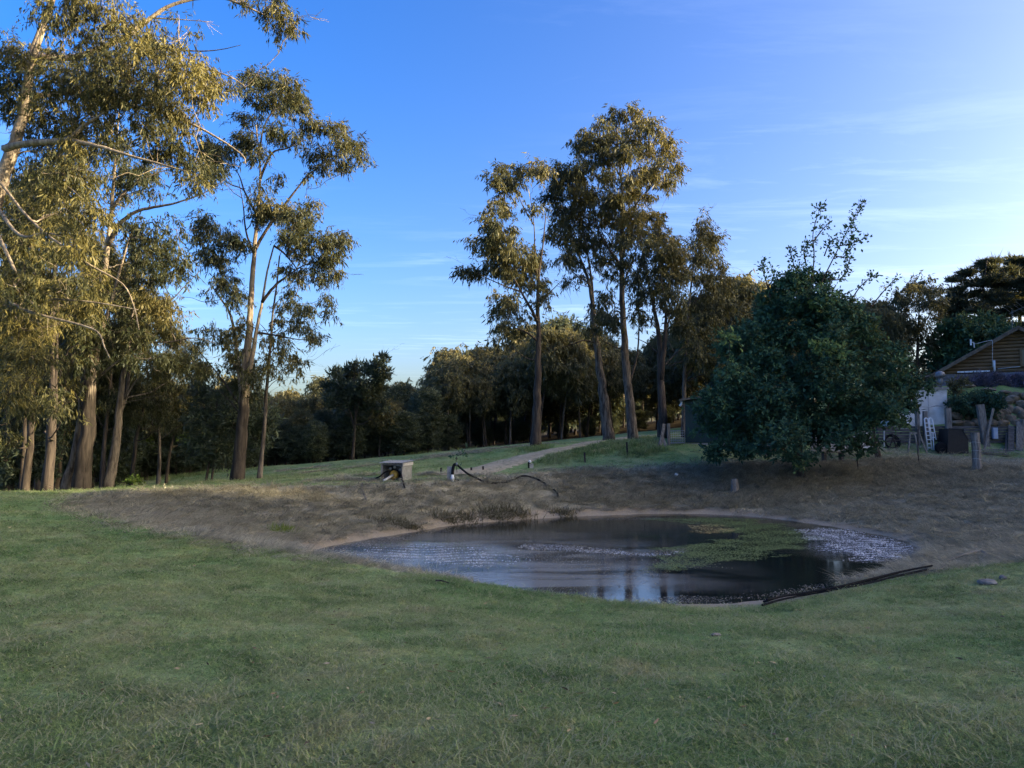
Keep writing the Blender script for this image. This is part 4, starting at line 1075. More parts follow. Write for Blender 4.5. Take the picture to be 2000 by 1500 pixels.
px_tree('pine_tree', 'pine with flat horizontal branch tiers behind the house roof', 60,
    [(.26, .06, [(1912, 700), (1914, 640), (1918, 580), (1925, 530), (1928, 508)])],
    [(.05, .02, [(1917, 590), (1890, 590), (1862, 588)]), (.05, .02, [(1916, 615), (1885, 612), (1850, 610)]), (.05, .02, [(1919, 560), (1890, 556), (1865, 556)])],
    [(1890, 535, 22, 6, .3), (1872, 548, 16, 5, .3), (1905, 555, 26, 6, .3), (1868, 570, 18, 5, .3), (1895, 578, 30, 6, .3), (1860, 590, 16, 5, .25), (1885, 597, 28, 6, .25), (1845, 606, 18, 5, .25), (1875, 615, 32, 6, .25), (1910, 608, 26, 6, .25), (1930, 520, 12, 12, .35), (1915, 515, 8, 10, .35), (1942, 515, 8, 10, .35), (1940, 545, 20, 8, .3), (1940, 580, 24, 8, .3), (1930, 630, 30, 8, .25), (1860, 630, 26, 6, .25), (1895, 640, 30, 6, .25)],
    M['pine_leaf'], M['dark_bark'], depth=2.2, style='pine', leafL=.32, leafW=.08, dens=480)
px_tree('pine_tree', 'large rounded dark pine at the right edge above the roof', 62,
    [(.32, .08, [(1995, 680), (1992, 620), (1990, 560), (1992, 520)])],
    [(.07, .02, [(1992, 640), (1960, 630), (1930, 630)])],
    [(1985, 515, 24, 12, .35), (1965, 535, 22, 12, .35), (2010, 520, 24, 14, .35), (1950, 560, 24, 12, .3), (1985, 550, 34, 14, .3), (2020, 560, 30, 20, .3), (1945, 590, 26, 12, .3), (1980, 585, 34, 14, .28), (1940, 615, 26, 10, .28), (1975, 612, 32, 10, .28, .8), (2015, 600, 30, 16, .3), (1950, 640, 24, 10, .25, .7), (1990, 640, 26, 10, .25, .6), (2040, 540, 30, 24, .3), (2040, 600, 30, 24, .3)],
    M['pine_leaf'], M['dark_bark'], depth=3, style='pine', leafL=.32, leafW=.08, dens=420)
bush('round_tree', 'dense bright green round tree behind the left slope of the house roof', [(1870, 640, 34, 18), (1905, 632, 34, 18), (1940, 645, 32, 18), (1850, 670, 34, 22), (1890, 665, 40, 22), (1930, 670, 40, 22), (1840, 700, 30, 22), (1875, 700, 40, 24), (1910, 700, 36, 22), (1955, 640, 20, 12), (1830, 725, 24, 16), (1960, 660, 26, 16)], 56, M['oak_leaf'], cat='tree', leafL=.3, leafW=.15, dens=230, tone=.6)

# feathery tree standing proud of the wood
px_tree('feathery_tree', 'feathery young tree with upright shoots rising above the wood, left of centre', 53,
    [(.16, .05, [(690, 895), (692, 850), (694, 800), (692, 770), (690, 740)]), (.1, .04, [(693, 820), (704, 780), (718, 750), (728, 730)]), (.08, .03, [(692, 830), (678, 790), (665, 760)])],
    [], [(655, 735, 14, 12, .4, .6), (675, 722, 14, 12, .4, .6), (695, 715, 12, 12, .4, .6), (690, 735, 18, 12, .35, .8), (720, 725, 14, 14, .4, .7), (735, 712, 14, 12, .4, .6), (748, 705, 8, 9, .4, .6), (755, 728, 8, 12, .4, .5), (740, 735, 16, 12, .35), (645, 755, 12, 10, .35, .6), (670, 755, 20, 14, .3), (705, 760, 20, 14, .3), (735, 765, 18, 14, .3), (660, 785, 20, 14, .28), (695, 790, 24, 16, .25), (730, 790, 20, 14, .25), (640, 775, 12, 10, .35, .7)],
    M['wattle_leaf'], M['dark_bark'], depth=1.6, style='feather', leafL=.3, leafW=.10, dens=230)
px_tree('bare_tree', 'half-bare tree with a tangle of pale twigs behind the left stand', 37,
    [(.14, .05, [(315, 930), (312, 880), (310, 830), (312, 790), (318, 750)])],
    [(.05, .012, [(312, 850), (290, 820), (262, 800), (245, 770)]), (.04, .01, [(311, 840), (335, 800), (352, 770)]), (.04, .01, [(312, 860), (345, 835), (370, 825)]), (.04, .01, [(310, 830), (285, 790), (280, 750), (275, 720)]), (.03, .01, [(312, 800), (330, 760), (345, 730)]), (.03, .01, [(300, 835), (265, 840), (245, 835)]), (.03, .008, [(262, 800), (240, 790), (228, 770)])],
    [(290, 760, 26, 16, .5, .35), (320, 770, 26, 20, .55, .5), (345, 760, 24, 16, .5, .5), (335, 795, 24, 16, .5, .5), (310, 735, 26, 14, .5, .4), (355, 785, 20, 16, .5, .5), (270, 775, 20, 14, .5, .3), (300, 800, 20, 12, .5, .3)],
    GL, M['grey_bark'], M['grey_bark'], depth=1.6, leafL=.24, leafW=.055, dens=260)
for (px, py, rx, ry, D, lab) in ((200, 850, 12, 22, 44, 'bright green sapling glimpsed just right of the pale-trunked gum'), (375, 860, 14, 14, 46, 'bright green sapling in a sunny gap left of the twin-stemmed wattle'), (290, 862, 10, 9, 45, 'small bright green sapling low under the half-bare tree')):
    bush('green_sapling', lab, [(px, py, rx, ry), (px + rx * .6, py + ry * .5, rx * .8, ry * .7), (px - rx * .5, py + ry * .7, rx * .8, ry * .7)], D, M['bright_leaf'], cat='sapling', leafL=.24, leafW=.12, dens=260, tone=.6)

# ------------------------------------------------------------------ house and yard
M['log_board'] = simple_mat('log_board', (0.20, 0.125, 0.065), .75, .35, 3, stretch=(.4, .4, 6), bump=.3)
M['barge'] = simple_mat('barge', (0.16, 0.12, 0.085), .8, .3, 4)
M['roof_metal'] = simple_mat('roof_metal', (0.14, 0.12, 0.10), .5, .2, 2)
M['blue_stone'] = simple_mat('blue_stone', (0.20, 0.20, 0.23), .85, .35, 5, bump=.6)
M['white_plastic'] = simple_mat('white_plastic', (0.72, 0.74, 0.78), .45, .06, 5)
M['white_paint'] = simple_mat('white_paint', (0.62, 0.64, 0.66), .7, .12, 1.6, c2=(0.42, 0.42, 0.40))
M['galv'] = simple_mat('galv', (0.22, 0.23, 0.245), .5, .25, 9, metal=.35)
M['galv_dull'] = simple_mat('galv_dull', (0.45, 0.46, 0.48), .55, .2, 7, metal=.4)
M['window_glass'] = simple_mat('window_glass', (0.02, 0.025, 0.03), .05, .1, 3, spec=.6)
M['old_timber'] = simple_mat('old_timber', (0.20, 0.185, 0.17), .9, .4, 5, stretch=(3, 3, .6), bump=.6)
M['sleeper'] = simple_mat('sleeper', (0.105, 0.10, 0.10), .9, .45, 5, stretch=(.5, 3, 4), bump=.7)
M['boulder'] = simple_mat('boulder', (0.20, 0.160, 0.115), .9, .35, 2.4, bump=.8)
M['black_plastic'] = simple_mat('black_plastic', (0.022, 0.024, 0.028), .5, .2, 6)
M['rubber'] = simple_mat('rubber', (0.014, 0.015, 0.018), .9, .1, 6, spec=.05)
M['hose_grey'] = simple_mat('hose_grey', (0.17, 0.16, 0.15), .6, .25, 8)
M['green_steel'] = simple_mat('green_steel', (0.030, 0.058, 0.060), .5, .15, 1.5)
M['concrete'] = simple_mat('concrete', (0.30, 0.29, 0.275), .9, .25, 6, bump=.4)
M['picket'] = simple_mat('picket', (0.035, 0.03, 0.03), .8, .3, 8)
M['pump_iron'] = simple_mat('pump_iron', (0.05, 0.05, 0.055), .45, .4, 10, metal=.5)
M['pump_yellow'] = simple_mat('pump_yellow', (0.42, 0.25, 0.04), .5, .3, 9)
M['blue_box'] = simple_mat('blue_box', (0.36, 0.44, 0.58), .5, .1, 5)
M['stump'] = simple_mat('stump', (0.19, 0.17, 0.15), .9, .4, 7, stretch=(4, 4, .8), bump=.7)
M['yellow_pipe'] = simple_mat('yellow_pipe', (0.50, 0.44, 0.24), .6, .2, 6)
M['rock'] = simple_mat('rock', (0.17, 0.165, 0.16), .9, .4, 7, bump=.6)

def corrugated(p0, u, v, nu, pitch, amp, nrm):
    """corrugated sheet: p0 corner, u across the ribs, v along; returns (verts, faces)"""
    u = np.array(u, float); v = np.array(v, float); nrm = np.array(nrm, float)
    lu = np.linalg.norm(u); n = max(4, int(lu / pitch * 8))
    vs_, fs = [], []
    for side in (0, 1):
        for i in range(n + 1):
            t = i / n
            o = nrm * (amp * math.sin(2 * math.pi * t * lu / pitch) - side * .004)
            vs_.append(p0 + u * t + o); vs_.append(p0 + u * t + v + o)
    for i in range(n):
        a = 2 * i; b = a + 2 * (n + 1)
        fs.append((a, a + 2, a + 3, a + 1)); fs.append((b, b + 1, b + 3, b + 2))
    return vs_, fs

def house():
    D = 50.0
    ap = at(1987, 640, D); el_ = at(1845, 726, D)
    cx = ap[0]; hw = cx - el_[0]; ze = el_[2]; za = ap[2]
    zb = gz(el_[0] + 1.5, D - .3) - .3
    base = np.array([cx, D, zb])
    rt = thing('log_house', 'brown log-clad gable house on the bank at the right edge', 'house', base, rz=R(-27))
    slope = (za - ze) / hw
    m = MB(); m.box((cx, D + 5, (ze + zb) / 2), (2 * hw - .3, 9.6, ze - zb)); m.build('wall', M['blue_stone'], rt, base)
    m = MB()
    m.add([(cx - hw + .3, D + .3, ze), (cx + hw - .3, D + .3, ze), (cx, D + .3, za - .2), (cx - hw + .3, D + 9.6, ze), (cx + hw - .3, D + 9.6, ze), (cx, D + 9.6, za - .2)],
          [(0, 1, 2), (5, 4, 3), (0, 2, 5, 3), (1, 4, 5, 2)])
    m.build('gable_wall', M['log_board'], rt, base)
    # round-faced log boards, each clipped to the gable
    nb = 12; hb = (za - ze - .15) / nb
    wx0, wx1 = at(1992, 700, D)[0], at(2040, 700, D)[0]
    wz0, wz1 = at(1992, 716, D)[2], at(1992, 679, D)[2]
    for k in range(nb):
        z0 = ze + k * hb + .015; z1 = z0 + hb - .03
        def half(z): return max(.02, (za - z) / slope - .12)
        segs = [(-half(z0), half(z0), -half(z1), half(z1))]
        if z1 > wz0 + .02 and z0 < wz1 - .02:
            segs = [(-half(z0), wx0 - cx, -half(z1), wx0 - cx), (wx1 - cx, half(z0), wx1 - cx, half(z1))]
        for (a0, b0, a1, b1) in segs:
            if b0 - a0 < .1: continue
            m = MB(); S = 6; vs_ = []
            for j in range(S + 1):
                t = j / S; z = z0 + (z1 - z0) * t
                y = D + .24 - .085 * math.sin(math.pi * t) ** .6
                vs_ += [(cx + a0 + (a1 - a0) * t, y, z), (cx + b0 + (b1 - b0) * t, y, z)]
            fs = [(2 * j, 2 * j + 1, 2 * j + 3, 2 * j + 2) for j in range(S)]
            m.add(vs_, fs); m.build('board', M['log_board'], rt, base, True)
    # roof
    rf = MB()
    for s in (-1, 1):
        ex, ez = cx + s * (hw + .25), ze - .25 * slope
        vs_ = [(cx, D - .35, za), (ex, D - .35, ez), (ex, D + 10.3, ez), (cx, D + 10.3, za)]
        vs_ += [(x, y, z + .10) for x, y, z in vs_]
        rf.add(vs_, [(0, 1, 2, 3), (7, 6, 5, 4), (0, 4, 5, 1), (1, 5, 6, 2), (2, 6, 7, 3), (3, 7, 4, 0)])
    r_ = rf.build('roof', M['roof_metal'], rt, base)
    for s in (-1, 1):
        m = MB(); m.beam((cx, D - .38, za - .06), (cx + s * (hw + .25), D - .38, ze - .25 * slope - .06), .20, .05); m.build('barge_board', M['barge'], rt, base)
    # lean-to on the left
    l0 = at(1795, 737, D)
    m = MB(); m.beam((l0[0], D + 2.4, l0[2]), (cx - hw + .1, D + 2.4, ze - .02), .12, 5.2); m.build('lean_to_roof', M['roof_metal'], rt, base)
    m = MB(); m.box(((l0[0] + .5 + cx - hw) / 2, D + 2.7, (zb + ze - .4) / 2), (cx - hw - l0[0] - .45, 4.4, ze - .4 - zb)); m.build('lean_to_wall', M['blue_stone'], rt, base)
    # window
    wn = MB(); wn.box(((wx0 + wx1) / 2, D + .2, (wz0 + wz1) / 2), (wx1 - wx0 - .1, .04, wz1 - wz0 - .1)); wo = wn.build('window', M['window_glass'], rt, base)
    m = MB()
    for (a, b_, c, d) in ((wx0 + .06, .12, (wz0 + wz1) / 2, wz1 - wz0), (wx1 - .06, .12, (wz0 + wz1) / 2, wz1 - wz0)):
        m.box((a, D + .12, c), (b_, .12, d))
    for z in (wz0 + .05, wz1 - .05): m.box(((wx0 + wx1) / 2, D + .117, z), (wx1 - wx0 - .24, .11, .10))
    m.build('window_frame', M['log_board'], rt, base)
    # conduit, downpipe, awning strip, aerial
    m = MB(); q = [at(*a, D - .42) for a in ((1921, 668), (1948, 662), (1952, 663), (1953, 668), (1953, 715))]
    m.tube(smooth_line(q, 3), .012, 6); m.build('conduit', M['white_plastic'], rt, base, True)
    m = MB(); q = [at(*a, D + .08) for a in ((1954, 719), (2003, 715))]; m.tube(q, .016, 6); m.build('conduit', M['white_plastic'], rt, base, True)
    m = MB(); a, b_ = at(1949, 702, D + .02), at(1950, 731, D + .02); m.tube([a, b_], .075, 10); m.build('vent_pipe', M['white_plastic'], rt, base, True)
    m = MB(); a, b_ = at(1886, 723, D + .05), at(1941, 723, D + .05); m.beam(a, b_, .10, .35); m.build('awning', M['white_plastic'], rt, base)
    m = MB(); m.box(at(1916, 664, D - .4), (.10, .16, .42)); a = at(1921, 664, D - .4); b_ = at(1922, 675, D - .4); m.tube([at(1917, 664, D - .4), a, b_], .03, 6); m.build('panel_aerial', M['white_plastic'], rt, base)
    m = MB(); mast = [at(1979, 652, D), at(1978, 605, D)]; m.tube(mast, .018, 6)
    c = at(1984, 604, D)
    m.tube([at(1974, 612, D), at(1998, 600, D)], .012, 5)
    for (x, y) in ((1975, 607), (1981, 604), (1988, 600), (1994, 597)):
        m.tube([at(x - 1.5, y - 8, D - .5), at(x + 2, y + 12, D + .5)], .010, 4)
    m.build('aerial', M['galv'], rt, base)
    m = MB(); m.lathe(at(1997, 638, D + 1.2), [(.10, -.15), (.32, 0), (.34, .05), (.05, .14)], 12); m.build('roof_vent', M['galv'], rt, base, smooth=True)
house()

def boulder_mesh(m, c, s, seed):
    import bmesh
    bm = bmesh.new(); bmesh.ops.create_icosphere(bm, subdivisions=2, radius=1)
    r_ = np.random.default_rng(seed); d = unit(r_.normal(size=(9, 3))); h = .55 + .35 * r_.random(9)
    bm.verts.ensure_lookup_table()
    vs_ = []
    for v in bm.verts:
        n = np.array(v.co)
        k = np.min(np.where(d @ n > .05, h / np.maximum(d @ n, .05), 9))
        k = min(k, 1.0)
        vs_.append(np.array(c) + n * k * np.array(s))
    m.add(vs_, [tuple(v.index for v in f.verts) for f in bm.faces]); bm.free()
def rock_wall():
    base = gD(1930, 43.0)
    rt = thing('boulder_wall', 'stacked brown boulders holding the bank below the house', 'rock wall', base)
    L = [(1865, 814, 13, 8), (1892, 811, 12, 9), (1912, 813, 10, 9), (1868, 826, 14, 7), (1890, 828, 13, 7), (1908, 826, 12, 8), (1935, 826, 13, 8), (1950, 814, 11, 12), (1962, 806, 11, 8), (1974, 818, 12, 11), (1958, 828, 13, 7), (1982, 772, 13, 6), (1978, 780, 12, 7), (1994, 789, 10, 8), (1972, 799, 10, 8), (1988, 803, 11, 8), (1999, 812, 10, 9), (1990, 826, 12, 8), (2005, 775, 12, 8), (2010, 798, 12, 10), (2015, 822, 12, 10), (1893, 754, 12, 4), (1930, 762, 14, 4), (1962, 766, 14, 4), (1856, 802, 8, 9), (1853, 785, 7, 10), (1940, 800, 12, 9), (1925, 802, 10, 8), (1880, 798, 10, 8), (1905, 796, 11, 8), (1968, 784, 10, 7), (1950, 775, 12, 7)]
    for i, (px, py, rx, ry) in enumerate(L):
        D = float(np.interp(py, [750, 830], [46.2, 42.9]))
        m = MB(); boulder_mesh(m, at(px, py, D), (m_of(rx, D) * 1.15, m_of(rx, D) * .9, m_of(ry, D) * 1.25), 500 + i)
        m.build('boulder', M['boulder'], rt, base)
rock_wall()
bush('trailing_shrub', 'dark green shrub sprawling over the boulder wall below the lavender', [(1875, 785, 20, 16), (1900, 785, 24, 16), (1930, 788, 24, 16), (1895, 805, 26, 12), (1920, 805, 22, 12), (1945, 792, 16, 14), (1875, 802, 14, 12), (1910, 772, 26, 10), (1940, 775, 18, 10)], 43.2, M['oak_leaf'], leafL=.14, leafW=.07, dens=420, tone=.3)
bush('garden_shrub', 'brownish shrub at the left end of the lavender hedge', [(1862, 752, 12, 10), (1872, 746, 12, 10), (1868, 762, 12, 8)], 45.5, M['wood_leaf'], leafL=.14, leafW=.06, dens=420, tone=.5)
bush('lavender_hedge', 'purple-grey lavender hedge along the foot of the house wall', [(1885, 745, 18, 8), (1910, 743, 18, 9), (1935, 743, 18, 10), (1960, 744, 18, 10), (1985, 744, 18, 10), (2005, 744, 16, 10), (1900, 752, 18, 8), (1930, 753, 20, 8), (1960, 754, 20, 8), (1990, 755, 20, 8)], 47.5, M['lavender_leaf'], cat='hedge', style='feather', leafL=.26, leafW=.035, dens=600, tone=.5)

def white_tank():
    D = 43.5
    p0, p1 = at(1742, 835, D), at(1849, 760, D)
    base = np.array([(p0[0] + p1[0]) / 2, D + 1, gz((p0[0] + p1[0]) / 2, D) - .3])
    rt = thing('white_shed', 'white-walled flat-topped shed behind the sleeper wall', 'shed', base)
    m = MB(); m.box(((p0[0] + p1[0]) / 2, D + 1.2, (base[2] + p1[2]) / 2), (p1[0] - p0[0], 2.4, p1[2] - base[2])); m.build('wall', M['white_paint'], rt, base)
    m = MB(); m.box(((p0[0] + p1[0]) / 2, D + 1.2, p1[2] + .05), (p1[0] - p0[0] + .16, 2.56, .10)); m.build('roof', M['concrete'], rt, base)
    for x in (1812,):
        a = at(x, 760, D)[0]; m = MB(); m.box((a, D - .012, (base[2] + p1[2]) / 2), (.03, .02, p1[2] - base[2] - .02)); m.build('joint_strip', M['galv_dull'], rt, base)
    m = MB(); m.box((p1[0] + .10, D + .5, (base[2] + p1[2]) / 2 - .05), (.16, .25, p1[2] - base[2])); m.build('corner_post', M['old_timber'], rt, base)
    for (px, py, h) in ((1837, 757, 1.0), (1784, 757, .75)):
        f = at(px, py, D + .5); rr = .11
        m = MB(); m.lathe((f[0], f[1], p1[2] + .1), [(rr * .7, 0), (rr * .7, h * .25), (rr * 1.1, h * .27), (rr * 1.1, h * .55), (rr * .9, h * .57), (rr * .9, h * .68)], 12)
        m.lathe((f[0], f[1], p1[2] + .1), [(rr * 2.4, h * .66), (rr * 2.5, h * .80), (rr * 2.1, h * .92), (rr * .6, h)], 14)
        m.build('flue', M['galv'], rt, base, True)
white_tank()

def sleeper_wall():
    D = 42.0
    x0, x1 = at(1712, 850, D)[0], at(2030, 850, D)[0]
    zt = at(1900, 832, D)[2]; zb = gz((x0 + x1) / 2, D) - .15
    base = np.array([(x0 + x1) / 2, D, zb])
    rt = thing('sleeper_wall', 'low retaining wall of dark weathered sleepers along the yard', 'retaining wall', base)
    n = 6; h = (zt - zb) / n
    for k in range(n):
        x = x0 - (1.1 if k % 2 else 0)
        while x < x1:
            L = 2.3 + .3 * rng.random(); a = max(x, x0); b_ = min(x + L, x1)
            if b_ - a > .3:
                m = MB(); m.box(((a + b_) / 2, D + rng.normal() * .02, zb + (k + .5) * h + rng.normal() * .008), (b_ - a - .025, .2, h - .025), (0, rng.normal() * .006, 0)); m.build('sleeper', M['sleeper'], rt, base)
            x += L
    for (px, yt, wpx, lean) in ((1789, 797, 6, 0), (1803, 803, 7, .02), (1849, 797, 10, 0), (1921, 790, 13, -.10), (1990, 819, 10, .12)):
        a = gD(px, D - .22); a[2] -= .2; t = at(px, yt, D - .22)
        b_ = np.array([a[0] - lean * (t[2] - a[2]) * -1.0, a[1], t[2]])
        m = MB(); m.beam(a, b_, m_of(wpx, D), .2); m.build('post', M['old_timber'], rt, base)
sleeper_wall()

def ladder():
    D = 41.0
    b0 = gD(1819, D); base = b0
    rt = thing('folded_ladder', 'white aluminium ladder with rounded tops leaning on the sleeper wall', 'ladder', base)
    def sect(pl, pr, yb, yt, name, dy, nr):
        m = MB()
        zt = at(1815, yt, D)[2]; zb = at(1815, yb, D)[2]
        xl, xr = at(pl, 850, D)[0], at(pr, 850, D)[0]
        r_ = .035
        arch = [(xl, D + dy, zb)] + [(xl + .02, D + dy + .25, zt - .12)] + [((xl + xr) / 2 - math.cos(a) * (xr - xl) / 2 + .02, D + dy + .27, zt - .10 + math.sin(a) * .12) for a in np.linspace(.3, 2.84, 6)] + [(xr + .02, D + dy + .25, zt - .12), (xr + .04, D + dy, zb)]
        m.tube(arch, r_, 6)
        for k in range(nr):
            t = (k + .5) / nr
            m.tube([(xl, D + dy + .25 * t, zb + (zt - zb - .15) * t), (xr + .04, D + dy + .25 * t, zb + (zt - zb - .15) * t)], .028, 5)
        m.build(name, M['white_plastic'], rt, base, True)
    sect(1811, 1818, 879, 817, 'ladder_section', 0, 7)
    sect(1822, 1829, 859, 817, 'ladder_section', .12, 4)
    m = MB(); a = at(1821, 862, D + .1); m.tube([at(1822, 845, D + .12), at(1824, 879, D)], .03, 5); m.build('stay', M['white_plastic'], rt, base)
ladder()

def sawhorse():
    D = 40.6; base = gD(1787, D)
    rt = thing('sawhorse', 'old wooden sawhorse left of the ladder', 'sawhorse', base)
    tp = at(1787, 845, D)[2]
    m = MB(); a, b_ = at(1777, 846, D), at(1797, 846, D); m.beam(a, b_, .10, .08); m.build('top_rail', M['old_timber'], rt, base)
    for (pa, pb) in ((1778, 1769), (1786, 1789), (1795, 1806)):
        for dy in (-.3, .3):
            a = at(pa, 846, D); b_ = gD(pb, D + dy); m = MB(); m.beam(a, b_, .07, .05); m.build('leg', M['old_timber'], rt, base)
sawhorse()

def bin_trailer():
    D = 40.4; base = gD(1870, D)
    rt = thing('black_bin', 'large black open-topped bin with a cut-away corner beside the ladder', 'bin', base)
    def P(px, py, d): return at(px, py, d)
    f = [(1850, 882), (1892, 882), (1891, 858), (1878, 838), (1853, 837)]
    fr = [P(x, y, D) for x, y in f]; bk = [p + np.array([.1, 1.1, 0]) for p in fr]
    fr[0][2] = bk[0][2] = fr[1][2] = bk[1][2] = base[2] - .02
    m = MB(); n = len(fr)
    m.add(fr + bk, [tuple(range(n))] + [tuple(range(2 * n - 1, n - 1, -1))] + [(i, i + n, (i + 1) % n + n, (i + 1) % n) for i in range(n) if i not in (2, 3)])
    m.build('body', M['black_plastic'], rt, base)
    m = MB(); m.tube(fr[2:] , .03, 5); m.build('rim', M['black_plastic'], rt, base)
    wb = at(1837, 873, D + .2); rt2 = thing('spare_wheel', 'old car wheel leaning at the left side of the black bin', 'wheel', gD(1837, D + .2))
    b2 = np.array(rt2.location); c = (wb[0], D + .2, b2[2] + .30)
    m = MB(); m.lathe(c, [(.17, -.09), (.28, -.10), (.31, -.05), (.31, .05), (.28, .10), (.17, .09)], 20, 'y'); m.build('tyre', M['rubber'], rt2, b2, True)
    m = MB(); m.lathe(c, [(.04, -.04), (.12, -.05), (.165, -.08), (.165, .08), (.12, .05), (.04, .05)], 16, 'y'); m.build('rim', M['galv_dull'], rt2, b2, True)
bin_trailer()

def yard_bits():
    D = 40.5
    base = gD(1930, D)
    # leaning plank
    m = MB(); m.beam(gD(1917, 41.3) + np.array([0, 0, -.02]), at(1940, 798, 41.75), .12, .05); o = m.build('leaning_plank', M['old_timber'], None, gD(1917, 41.3)); tag(o, 'pale grey plank leaning against the sleeper wall right of the tall post', 'plank')
    # blue meter box
    q = at(1943, 846, 41.72); rt = thing('meter_box', 'pale blue box fixed to the sleeper wall', 'box', q)
    m = MB(); m.box(q, (.26, .16, .62)); m.build('case', M['blue_box'], rt, q)
    m = MB(); m.box(q + np.array([0, -.09, .02]), (.20, .02, .5)); m.build('door', M['blue_box'], rt, q)
    # stacked pale boards on the ground
    b0 = gD(1933, 40.4)
    rt = thing('board_stack', 'small stack of pale boards on the ground right of the black bin', 'timber stack', b0)
    for k in range(4):
        m = MB(); m.box((b0[0] + rng.normal() * .08, b0[1] + rng.normal() * .08, b0[2] + .05 + k * .085), (1.5 + rng.random() * .4, .22, .05), (0, rng.normal() * .01, rng.normal() * .06)); m.build('board', M['old_timber'], rt, b0)
    # leaning sheets and rods by the right end
    for (pa, ya, pb, yb, w_, lab) in ((1968, 882, 1975, 832, .35, 'dark rusty sheet leaning on the sleeper wall near the picture edge'), (1958, 882, 1966, 845, .08, 'thin dark rod leaning left of the rusty sheet'), (1985, 882, 1992, 824, .4, 'broad grey slab leaning at the right end of the sleeper wall')):
        a = gD(pa, 41.2); m = MB(); m.beam(a, at(pb, yb, 41.8), w_, .05); o = m.build('leaning_board', M['sleeper'] if w_ < .39 else M['old_timber'], None, a); tag(o, lab, 'board')
    # dark drums and frames left of the sawhorse, blue tarp
    b0 = gD(1740, 40.6); rt = thing('trailer_chassis', 'rusty steel trailer chassis standing between the small tree and the sawhorse', 'frame', b0)
    for (a, b_) in (((1727, 880), (1727, 838)), ((1716, 878), (1732, 850)), ((1735, 880), (1746, 850)), ((1752, 880), (1742, 846)), ((1716, 862), (1760, 860))):
        m = MB(); m.tube([at(*a, 40.6), at(*b_, 40.7)], .035, 6); m.build('bar', M['picket'] if a[0] != 1727 else M['galv_dull'], rt, b0)
    b0 = gD(1748, 40.9); rt = thing('coiled_pipe', 'coil of dark pipe leaning on the sleeper wall behind the trailer chassis', 'pipe coil', b0)
    for k in range(3):
        m = MB(); r_ = .42 - .05 * k; m.tube([(b0[0] + math.cos(a) * r_, b0[1] + .5 + .05 * k + .12 * math.sin(a), b0[2] + .45 + math.sin(a) * r_) for a in np.linspace(0, 6.28, 22)], .03, 5); m.build('loop', M['rubber'], rt, b0, True)
    # pale ribbed sheet fence under the oak
    D2 = 38.0
    a = at(1585, 876, D2); b_ = at(1706, 876, D2); h = at(1650, 843, D2)[2] - a[2]
    zb = min(gz(a[0], D2), gz(b_[0], D2))
    base2 = np.array([(a[0] + b_[0]) / 2, D2, zb]); rt = thing('ribbed_fence', 'pale horizontally ribbed metal sheet fence showing under the oak', 'fence', base2)
    vs_, fs = corrugated(np.array([a[0], D2, zb - .02]), (0, 0, h + .2), (b_[0] - a[0], 0, 0), 1, .17, .03, (0, -1, 0))
    m = MB(); m.add(vs_, fs); m.build('sheet', M['galv_dull'], rt, base2)
    for x in (a[0] + .05, (a[0] + b_[0]) / 2, b_[0] - .05):
        m = MB(); m.box((x, D2 + .07, zb + h / 2), (.07, .07, h + .3)); m.build('post', M['old_timber'], rt, base2)
    # low bench under the oak
    b0 = gD(1622, 33.5); rt = thing('low_bench', 'low dark plank bench under the right side of the oak', 'bench', b0)
    wd = m_of(44, 33.5)
    m = MB(); m.box((b0[0], b0[1], b0[2] + .45), (wd, .4, .06)); m.build('seat', M['old_timber'], rt, b0)
    for s in (-1, 1):
        m = MB(); m.box((b0[0] + s * wd * .38, b0[1], b0[2] + .2), (.12, .3, .44)); m.build('leg', M['sleeper'], rt, b0)
yard_bits()

